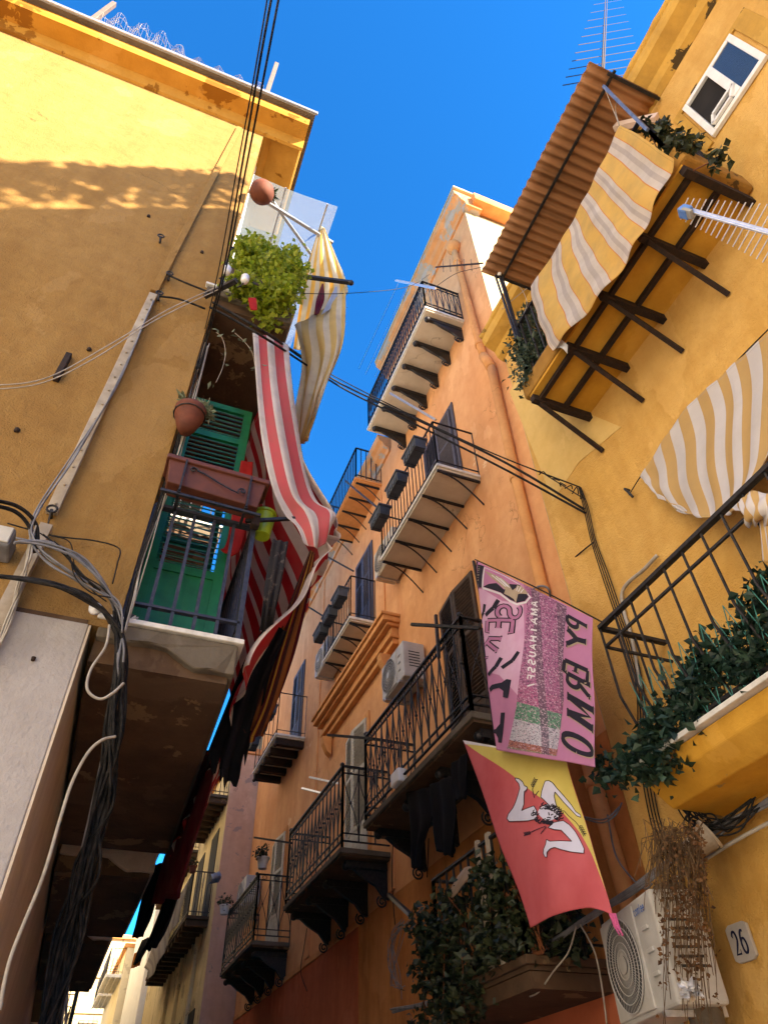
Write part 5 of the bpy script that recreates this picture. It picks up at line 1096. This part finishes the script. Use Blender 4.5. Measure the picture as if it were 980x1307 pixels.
build(dg, 'digits', inkblue, NP, solid=.001)

# ---- flags
qd = [(608, 716), (756, 786), (757, 978), (632, 957)]
PQ = [(608, 716), (756, 789), (758, 979), (632, 957)]
def pfp(a, b, x):
    (x0,y0),(x1,y1),(x2,y2),(x3,y3) = PQ
    return W((x0*(1-a)+x1*a)*(1-b)+(x3*(1-a)+x2*a)*b, (y0*(1-a)+y1*a)*(1-b)+(y3*(1-a)+y2*a)*b, x=x)
xs = [[2.95, 2.96, 2.97, 2.99], [2.93, 2.89, 2.94, 2.95], [2.90, 2.85, 2.91, 2.90], [2.86, 2.83, 2.85, 2.84]]
pf = Sheet([[pfp(q/3, k/3, xs[k][q]) for q in range(4)] for k in range(4)], .010, 2.2, .5, .5, .006, 1.6)
qd = [(608, 716), (756, 789), (758, 979), (632, 957)]
PF = thing('pink_flag', 'pink football flag lettered in black, tied between the orange and yellow balconies', 'flag', (2.95, 4.0, 5.0))
build(pf.mesh(50, 60), 'cloth', pinkC, PF, smooth=True, solid=.0025)
pr = Printed(pf, qd); Z2 = lambda x, y: (590+x/4.667, 700+y/4.667); Z3 = lambda x, y: (605+x/5.23, 710+y/5.23); Z1 = lambda x, y: (700+x/6.224, 770+y/6.224)
lp = MB(); pr.poly(lp, [Z3(40, 250), Z3(90, 262), Z3(200, 330), Z3(330, 350), Z3(335, 560), Z3(320, 800), Z3(300, 930), Z3(190, 800), Z3(110, 780), Z3(70, 600)], .004, 5); build(lp, 'pale_field', pinkL, PF)
cw = MB(); pr.poly(cw, [Z2(365, 205), Z2(470, 265), Z2(612, 352), Z2(600, 620), Z2(600, 900), Z2(560, 1225), Z2(275, 1180), Z2(330, 940), Z2(365, 620), Z2(385, 360)], .0045, 7); build(cw, 'crowd_panel', crowdM, PF)
bk = MB(); pr.line(bk, [Z3(8, 10), Z3(40, 45), Z3(12, 150)], 3.0, .005); build(bk, 'corner_tab', inkM, PF)
bk = MB(); pr.poly(bk, [Z3(45, 78), Z3(98, 88), Z3(76, 250), Z3(22, 240)], .005, 3); build(bk, 'dark_label', inkM, PF)
for a, b in (((95, 345), (45, 418)), ((182, 326), (98, 408)), ((300, 638), (205, 752)), ((200, 684), (112, 798))):
    bk = MB(); pr.line(bk, [Z3(*a), Z3((a[0]+b[0])/2+12, (a[1]+b[1])/2+4), Z3(*b)], 4.4, .006); build(bk, 'slanted_bar', inkM, PF)
tx = MB()
for i in range(9): pr.glyph(tx, 'PALERMOSH'[i] if False else 'IAHIUIAIH'[i], Z3(70-i*3.2, 98+i*16), (0, 2.0), (-4.2, -.6), .0065, .2)
build(tx, 'small_lettering', goldP, PF)
em = MB(); pr.poly(em, [Z3(100, 100), Z3(210, 140), Z3(305, 200), Z3(385, 305), Z3(350, 345), Z3(285, 355), Z3(240, 335), Z3(190, 295), Z3(85, 260), Z3(78, 245)], .006, 4); EM = build(em, 'crest', whiteP, PF)
em = MB(); pr.poly(em, [Z3(106, 108), Z3(208, 146), Z3(300, 204), Z3(372, 302), Z3(345, 334), Z3(287, 344), Z3(244, 324), Z3(196, 285), Z3(92, 250)], .0072, 4); build(em, 'crest_field', pinkC, EM)
em = MB(); pr.poly(em, [Z3(92, 248), Z3(130, 232), Z3(175, 222), Z3(215, 262), Z3(245, 215), Z3(310, 208), Z3(368, 302), Z3(342, 332), Z3(287, 341), Z3(246, 322), Z3(196, 282)], .0084, 4); build(em, 'crest_mountain', inkM, EM)
em = MB(); pr.poly(em, [Z3(104, 138), Z3(150, 152), Z3(205, 178), Z3(240, 215), Z3(262, 262), Z3(285, 240), Z3(292, 215), Z3(325, 222), Z3(352, 255), Z3(366, 284), Z3(330, 282), Z3(298, 285), Z3(290, 312), Z3(282, 342), Z3(268, 318), Z3(240, 300), Z3(214, 288), Z3(222, 262), Z3(190, 225), Z3(150, 190)], .0096, 4); build(em, 'crest_eagle', goldP, EM)
em = MB()
for a, b in (((150, 165), (225, 240)), ((172, 168), (236, 238)), ((195, 180), (246, 244)), ((300, 222), (288, 262)), ((318, 228), (300, 270)), ((336, 244), (316, 276))): pr.line(em, [Z3(*a), Z3(*b)], 1.0, .0108)
build(em, 'crest_feathers', whiteP, EM)
lt = MB(); ls = MB()                                    # black serif capitals reading down the right edge, seen from the back
for ch, o, ex, ey in (('P', (292, 188), (-5, 100), (-152, -84)), ('Y', (290, 268), (-5, 112), (-144, -44)), ('E', (312, 518), (-15, 112), (-180, -84)), ('R', (322, 630), (-10, 118), (-168, -90)), ('M', (347, 835), (-3, 168), (-195, -120)), ('O', (347, 1092), (-10, 125), (-225, -112))):
    oo = Z1(*o); e1 = (ex[0]/6.224, ex[1]/6.224); e2 = (ey[0]/6.224, ey[1]/6.224)
    pr.glyph(ls, ch, (oo[0]+.9, oo[1]+1.1), e1, e2, .0055, .36, .5, .2); pr.glyph(lt, ch, oo, e1, e2, .0068, .30, .45, .19)
build(ls, 'letter_shadow', goldP, PF); build(lt, 'lettering', inkM, PF)
lt = MB(); li = MB()
for ch, o, ex, ey in (('S', (316, 345), (-14, 95), (-135, -2)), ('E', (262, 425), (-10, 95), (-150, 0)), ('K', (198, 535), (-30, 110), (-140, 0)), ('I', (122, 650), (-20, 60), (-60, 0))):
    oo = Z3(*o); e1 = (ex[0]/5.23, ex[1]/5.23); e2 = (ey[0]/5.23, ey[1]/5.23)
    pr.glyph(lt, ch, oo, e1, e2, .006, .30, .8, .19); pr.glyph(li, ch, oo, e1, e2, .0072, .17, .8, .12)
build(lt, 'outlined_lettering', inkM, PF); build(li, 'rose_lettering', pinkC, PF)
lt = MB(); pr.poly(lt, [Z3(95, 905), Z3(140, 865), Z3(205, 850), Z3(235, 825), Z3(262, 830), Z3(242, 950), Z3(212, 945), Z3(215, 905), Z3(190, 885), Z3(150, 895), Z3(100, 925)], .006, 4); pr.poly(lt, [Z3(118, 1130), Z3(150, 1130), Z3(185, 1100), Z3(195, 1035), Z3(222, 1035), Z3(192, 1225), Z3(165, 1222), Z3(165, 1190), Z3(150, 1160), Z3(122, 1152)], .006, 4); pr.poly(lt, [Z3(97, 905), Z3(112, 905), Z3(135, 1150), Z3(122, 1150)], .0061, 4)
build(lt, 'big_letter', inkM, PF)
lt = MB()
for i, ch in enumerate('AMAIHAUSSF/'): oo = Z2(452-i*1.6, 345+i*46); pr.glyph(lt, ch, oo, (-.6, 7.0), (-8.0, -1.6), .0062, .24)
build(lt, 'white_lettering', whiteP, PF)
SF = thing('red_yellow_flag', 'red and yellow diagonal flag with a three-legged emblem hung below the pink flag', 'flag', (2.95, 4.4, 3.7))
sq = [(592, 945), (722, 970), (787, 1170), (676, 1184)]
sf = Sheet([[W(592,945,x=3.0), W(635,953,x=2.98), W(680,962,x=2.97), W(722,970,x=2.98)], [W(622,1030,x=2.96), W(662,1030,x=2.90), W(704,1030,x=2.90), W(742,1035,x=2.93)], [W(650,1110,x=2.92), W(690,1105,x=2.84), W(728,1100,x=2.84), W(764,1102,x=2.90)], [W(676,1184,x=2.88), W(712,1168,x=2.82), W(748,1158,x=2.82), W(782,1168,x=2.88)]], .012, 1.7, .8, .6, .006, 2)
sq = [(592, 945), (722, 970), (782, 1168), (676, 1184)]
build(sf.mesh(40, 50), 'cloth', sicR, SF, smooth=True, solid=.0025)
pr = Printed(sf, sq); F = lambda x, y: (590+x/4.667, 930+y/4.667); G = lambda x, y: (630+x/7.538, 980+y/7.538)
ye = MB(); pr.poly(ye, [(594, 949), (722, 970), (744, 1040), (764, 1105), (782, 1166), (772, 1135), (752, 1092), (735, 1065), (715, 1040), (690, 1022), (655, 995), (620, 970)], .004, 6); build(ye, 'yellow_half', sicY, SF)
hm = MB(); pr.poly(hm, [(592, 945), (648, 955), (648, 958), (598, 954)], .0048, 4); build(hm, 'white_hem', whiteP, SF)
legs = [[(500,175),(530,170),(560,185),(600,235),(660,300),(720,370),(760,430),(815,460),(815,485),(765,470),(720,425),(650,350),(580,265),(572,300),(588,390),(545,395),(520,375),(480,330),(455,310),(465,260)],
        [(210,132),(250,142),(285,170),(300,200),(332,218),(318,240),(298,248),(292,300),(290,350),(265,405),(300,395),(390,380),(420,440),(410,500),(330,505),(230,495),(155,490),(135,460),(145,420),(180,370),(230,270),(255,215),(245,180),(215,150)],
        [(490,695),(520,715),(600,715),(710,718),(620,615),(560,610),(510,590),(560,545),(640,525),(690,560),(740,620),(780,690),(830,790),(825,835),(780,830),(700,822),(620,800),(560,775),(520,785),(490,815),(490,860),(470,855),(455,820),(460,780),(480,740)]]
L1 = MB(); L2 = MB()
for lg in legs:
    pr.poly(L1, [G(*p) for p in lg], .0058, 4); pr.line(L2, [G(*p) for p in lg]+[G(*lg[0])], .9, .0066)
build(L1, 'emblem_leg', skinP, SF)
hd = MB(); cx, cy = 520, 450; pr.poly(hd, [G(cx+85*math.cos(k*.3)+10*math.sin(k), cy+78*math.sin(k*.3)) for k in range(21)], .0064, 3); build(hd, 'emblem_head', skinP, SF)
random.seed(5)
for _ in range(46):
    a = ru(1.2, 5.6) if rnd() < .75 else ru(-.6, .6); r = ru(70, 130); x, y = cx-15+r*math.cos(a), cy+15+r*.8*math.sin(a)
    if x > 600 and y < 400: continue
    pr.line(L2, [G(x+18*math.cos(q), y+15*math.sin(q)) for q in (0, 1.2, 2.4, 3.6, 4.8)], 1.1, .0070)
for x0, y0, x1, y1 in ((480,415,500,425),(540,480,560,470),(520,450,525,480),(505,500,540,505)): pr.line(L2, [G(x0, y0), G((x0+x1)/2, (y0+y1)/2-6), G(x1, y1)], 1.4, .0074)
pr.poly(L2, [G(440, 520), G(500, 560), G(545, 570), G(560, 530), G(500, 530)], .0072, 2)
for pts in ([(395,310),(380,240),(395,190)], [(405,290),(440,255)], [(490,575),(430,590),(350,610)], [(495,580),(440,640)], [(690,480),(750,530),(800,590),(850,660)], [(600,440),(650,430),(690,480)]): pr.line(L2, [G(*p) for p in pts], .9, .0066)
for c, d in (((392,190),(6,-10)), ((318,616),(-10,1)), ((815,600),(8,14))):
    for k in range(-2, 3):
        for s in (-1, 1): pr.line(L2, [G(c[0]+d[0]*k*1.3, c[1]+d[1]*k*1.3), G(c[0]+d[0]*(k+1)*1.3-d[1]*s*1.6, c[1]+d[1]*(k+1)*1.3+d[0]*s*1.6)], 1.0, .0068)
build(L2, 'emblem_linework', inkM, SF)
tl = MB(); 
for k in range(5): q = W(778+k*1.5, 1166, x=2.87); tl.tube([q, q+Vector((ru(-.01, .01), ru(-.03, .01), -.06)), q+Vector((ru(-.02, .02), -.05+ru(-.02, .02), -.12))], [.008, .006, .003], 5)
build(tl, 'knot', pinkD, SF)
cab('flag_cord', 'black cord stretched between the orange balcony pole and the yellow railing above the pink flag', [[W(606, 714, x=2.955), W(680, 748, x=2.975), W(757, 788, x=2.995), W(772, 797, x=3.02)]], cableM, .006)
# ---- air conditioners
A_, B_ = W(765, 1180, x=3.3), Vector((3.08, 3.45, 2.82)); dv = (Vector((A_.x, A_.y, 0))-Vector((B_.x, B_.y, 0))).normalized(); rz = math.atan2(-dv.x, dv.y)
cen = Vector((A_.x, A_.y, 0))-dv*.40+Vector((dv.y, -dv.x, 0))*.30
BIG = ac_unit((cen.x, cen.y, 2.24), rz, 'large white air conditioner with a round fan grille beneath the cables and dead creeper', .80, .57, .30)
lt = MB()
for i, ch in enumerate('comfee'):
    for q in strokes(ch, .20, .1): lt.add([(-.3135-.0002*(i % 2), -.165-i*.026-x*.024, .475+y*.042) for x, y in q], [(0, 1, 2, 3)])
build(lt, 'lettering', textblue, BIG, local=True)
g2 = 'air conditioners on the orange house'
ac_unit((XO-.03, 8.0, 6.62), 0, 'boxy weathered air conditioner on the orange wall beside the ornate railing', .80, .58, .34, g2, acwhite)
ac_unit((XO-.03, 8.15, 9.0), 0, 'yellowed air conditioner behind the grey planters of the nearer second-floor balcony', .80, .60, .36, g2, acbeige)
ac_unit((XO-.03, 11.7, 9.1), 0, 'white air conditioner past the second-floor balcony behind the moulded crown', .80, .58, .34, g2, acwhite)
ac_unit((XO-.03, 17.4, 6.2), 0, 'white air conditioner beside a potted plant at the far ornate balcony', .80, .58, .34, g2, acwhite)
# ---- grey planters hung outside the rails
g3 = 'grey planters on the orange house balconies'
pos = [((3.05, 5.95, 9.28), 'grey planter nearest the corner on the nearer second-floor balcony rail'), ((3.05, 6.65, 9.26), 'grey planter in the middle of the nearer second-floor balcony rail'), ((3.05, 7.38, 9.22), 'grey planter at the far end of the nearer second-floor balcony rail'),
       ((3.20, 9.85, 9.42), 'grey planter nearest on the rail above the moulded crown'), ((3.20, 10.45, 9.40), 'grey planter in the middle of the rail above the moulded crown'), ((3.20, 11.0, 9.36), 'grey planter at the far end of the rail above the moulded crown'),
       ((3.04, 14.3, 9.3), 'grey planter nearest on the far balcony with five beams'), ((3.04, 15.1, 9.3), 'grey planter in the middle of the far balcony with five beams'), ((3.04, 15.9, 9.28), 'grey planter furthest along the far balcony with five beams')]
p0 = planter(pos[0][0], greyplas, pos[0][1], g3, .46)
for loc, lab in pos[1:]:
    c = copy_tree(p0); c.location = loc; relabel(c, lab)
# ---- pots, plants and cloths on the orange house
pot((3.12, 14.05, 6.0), .12, .2, acwhite, 'white pot with a leafy plant on the near end of the far ornate rail', leafIvy, 110, .06, hgt=.14)
pot((3.0, 16.9, 5.9), .12, .18, porcelain, 'pale pot with a green plant at the far end of the far ornate rail', leafIvy, 110, .06, hgt=.12)
IB = thing('ivy_screen', 'dark ivy covering the railing of the low orange house balcony', 'plant', (3.1, 5.7, 2.75))
cl = []
for _ in range(300):
    y = ru(4.95, 6.75); cl.append((3.02+ru(-.08, .15), y, ru(2.52+.25*(y < 5.6), 3.40)))
for _ in range(40): cl.append((ru(3.05, 3.5), 4.9+ru(-.1, .06), ru(2.75, 3.1)))
build(MB().leaves(cl, .05, 3000, (.035, .095), .40), 'leaves', leafIvy, IB); st = MB()
for k in range(26): c = random.choice(cl); st.tube([(3.15, c[1], 2.75), (3.05, c[1]+ru(-.2, .2), 3.2), c], .006, 4)
st.tube([(3.15, 4.85+.2*k, 2.75+.01*(k % 2)) for k in range(11)], .014, 6)
build(st, 'stem', brownwood, IB)
m_ = MB().box(3.06, 3.09, 5.25, 5.31, 2.75, 3.7).box(3.06, 3.09, 5.45, 5.5, 2.75, 3.7); label(build(m_, 'wooden_slats', conduit, None), 'two pale wooden slats standing among the ivy leaves', 'slats')
cloth('hung_sock', 'tan cloth slung on the ivy balcony rail', 'laundry', rowsX([[(592,1108,3.0), (597,1106,2.98), (602,1106,2.97)], [(582,1122,2.98), (590,1122,2.96), (598,1120,2.96)], [(573,1140,2.98), (576,1146,2.97), (582,1142,2.97)]]), clothTan, na=10, nb=14, amp=.006)
for k, (px, lab) in enumerate((([[(518,1012),(548,1004)], [(524,1050),(552,1040)], [(526,1085),(540,1080)], [(528,1106),(538,1108)]], 'black garment hanging left under the big ornate balcony'), ([[(548,1002),(574,990)], [(552,1040),(582,1030)], [(556,1070),(580,1070)], [(560,1085),(578,1092)]], 'black garment hanging in the middle under the big ornate balcony'), ([[(576,975),(596,960)], [(578,1000),(596,990)], [(584,1020),(594,1016)]], 'navy garment hanging right under the big ornate balcony'))):
    cloth('hanging_garment', lab, 'laundry', [[W(a[0]*(1-i/2)+b[0]*i/2, a[1]*(1-i/2)+b[1]*i/2, x=3.12) for i in range(3)] for a, b in px], clothBlack, na=14, nb=20, amp=.03, nf=2, fringe=.03, group='garments under the big ornate balcony')
c = W(505, 998, x=3.02); label(build(MB().box(c.x-.02, c.x+.1, c.y-.12, c.y+.12, 4.83, 4.99), 'plastic_box', winwhite, None, bevel=.02), 'white plastic box on the floor of the big ornate balcony', 'box')
# dead creeper over the big air conditioner
DC = thing('dead_creeper', 'dead brown creeper hanging in strands over the air conditioner below the yellow balcony', 'plant', W(880, 1070, x=3.3))
st = MB(); lf = MB(); random.seed(11)
for k in range(115):
    u0 = ru(832, 894); u1 = u0+ru(-14, 18)+ (u0-832)*.16; v0 = 1062+ru(-6, 14); v1 = ru(1130, 1330) if u0 > 850 else ru(1100, 1180); d = ru(2.95, 3.15)
    pts = [W(u0+(u1-u0)*f+ru(-4, 4), v0+(v1-v0)*f, x=d+.05*math.sin(f*3)) for f in (0, .2, .45, .7, 1)]
    st.tube([cr(pts, i/14) for i in range(15)], .0020, 3)
    if u0 > 848: lf.leaves([cr(pts, rnd()) for _ in range(4)], .018, 11, (.014, .034), .42, .4)
for k in range(60):
    u = ru(838, 895); st.tube([W(u, 1062+ru(-6, 6), x=3.1), W(u+ru(-30, 14), 1050+ru(-8, 30), x=3.02), W(u+ru(-34, 10), 1085+ru(-5, 50), x=3.0)], .0025, 3)
build(st, 'stem', vineM, DC); build(lf, 'leaves', leafDry, DC)
q = W(852, 1085, x=3.2); tp_ = pot((q.x+.10, q.y-.06, q.z-.02), .085, .17, conduit, 'pale pot tipped on its side among the dead creeper above the air conditioner'); tp_.rotation_euler = (.7, .9, 0)
sk = MB(); sk.lathe([(.09, 0), (.12, .3), (.13, .65), (.09, .72)], (3.36, 3.66, 2.15), 14)
label(build(sk, 'wrapped_pipe', concrete, None, smooth=True), 'plastic-wrapped pipe casing smothered by the dead creeper', 'casing')
c = W(880, 1265, x=3.0); label(build(MB().leaves([c], .015, 40, (.04, .06), .5), 'leaves', alu), 'crumpled silver foil caught in the dead creeper', 'foil')
# dangling roots left of the ivy
cab('dry_vine', 'thin dry vines dangling off the left end of the ivy balcony', [[W(518+ru(-8, 8), 1178+ru(-8, 4), x=3.3), W(505+ru(-10, 10), 1200+ru(-6, 10), x=3.3), W(500+ru(-10, 14), 1240+ru(-10, 20), x=3.3), W(506+ru(-10, 14), 1262+ru(-10, 14), x=3.3)] for _ in range(10)], cableG, .004)
label(build(MB().bar(W(496, 1142, x=3.5), W(524, 1168, x=3.1), .02), 'rail_brace', iron), 'dark iron brace reaching to the ivy balcony from the orange wall', 'brace')
cab('wall_wire', 'thin wires dropping down the orange wall under the middle ornate balcony', [[W(392, 1185, x=3.75), W(388, 1210, x=3.75), W(384, 1240, x=3.75), W(392, 1265, x=3.75)], [W(502, 1070, x=3.76), W(500, 1120, x=3.76), W(504, 1180, x=3.76)], [W(547, 1070, x=3.76), W(545, 1120, x=3.76)]], cableM, .007)
# washing far down the street
for nm, lab, px, mt, x in (('hanging_cloth', 'orange cloth on the far balcony behind the black fringed washing', [[(293,955),(301,935)], [(288,966),(298,952)], [(284,976),(292,966)]], clothOrange, 2.5),
                        ('hanging_cloth', 'pale blue cloth tied on the far pink house balcony end', [[(270,1116),(280,1112)], [(272,1122),(282,1118)], [(268,1128),(278,1126)]], clothBlue, 2.5),
                        ('railing_cover', 'grey striped cloth covering the long far balcony railing', [[(242,1123),(226,1150),(200,1200),(184,1235)], [(236,1148),(222,1172),(202,1210),(190,1240)], [(232,1165),(220,1190),(204,1228),(190,1250)]], clothGrey, 2.47),
                        ('hanging_cloth', 'orange and dark washing on the cream house grating balcony', [[(172,1217),(182,1210)], [(170,1228),(181,1222)], [(169,1236),(178,1232)]], clothOrange, 1.85),
                        ('hanging_cloth', 'black washing hanging near the cream house grating balcony', [[(182,1200),(190,1196)], [(176,1216),(188,1210)], [(172,1232),(178,1226)]], clothBlack, 1.8)):
    cloth(nm, lab, 'laundry', [[W(u, v, x=x) for u, v in (r if len(r) > 2 else [r[0], ((r[0][0]+r[1][0])/2, (r[0][1]+r[1][1])/2), r[1]])] for r in px], mt, na=20, nb=14, amp=.04, nf=3)
pot((2.45, 19.0, 7.3), .1, .16, terra, 'tiny pot with a green plant on the far pink house balcony', leafIvy, 60, .05)
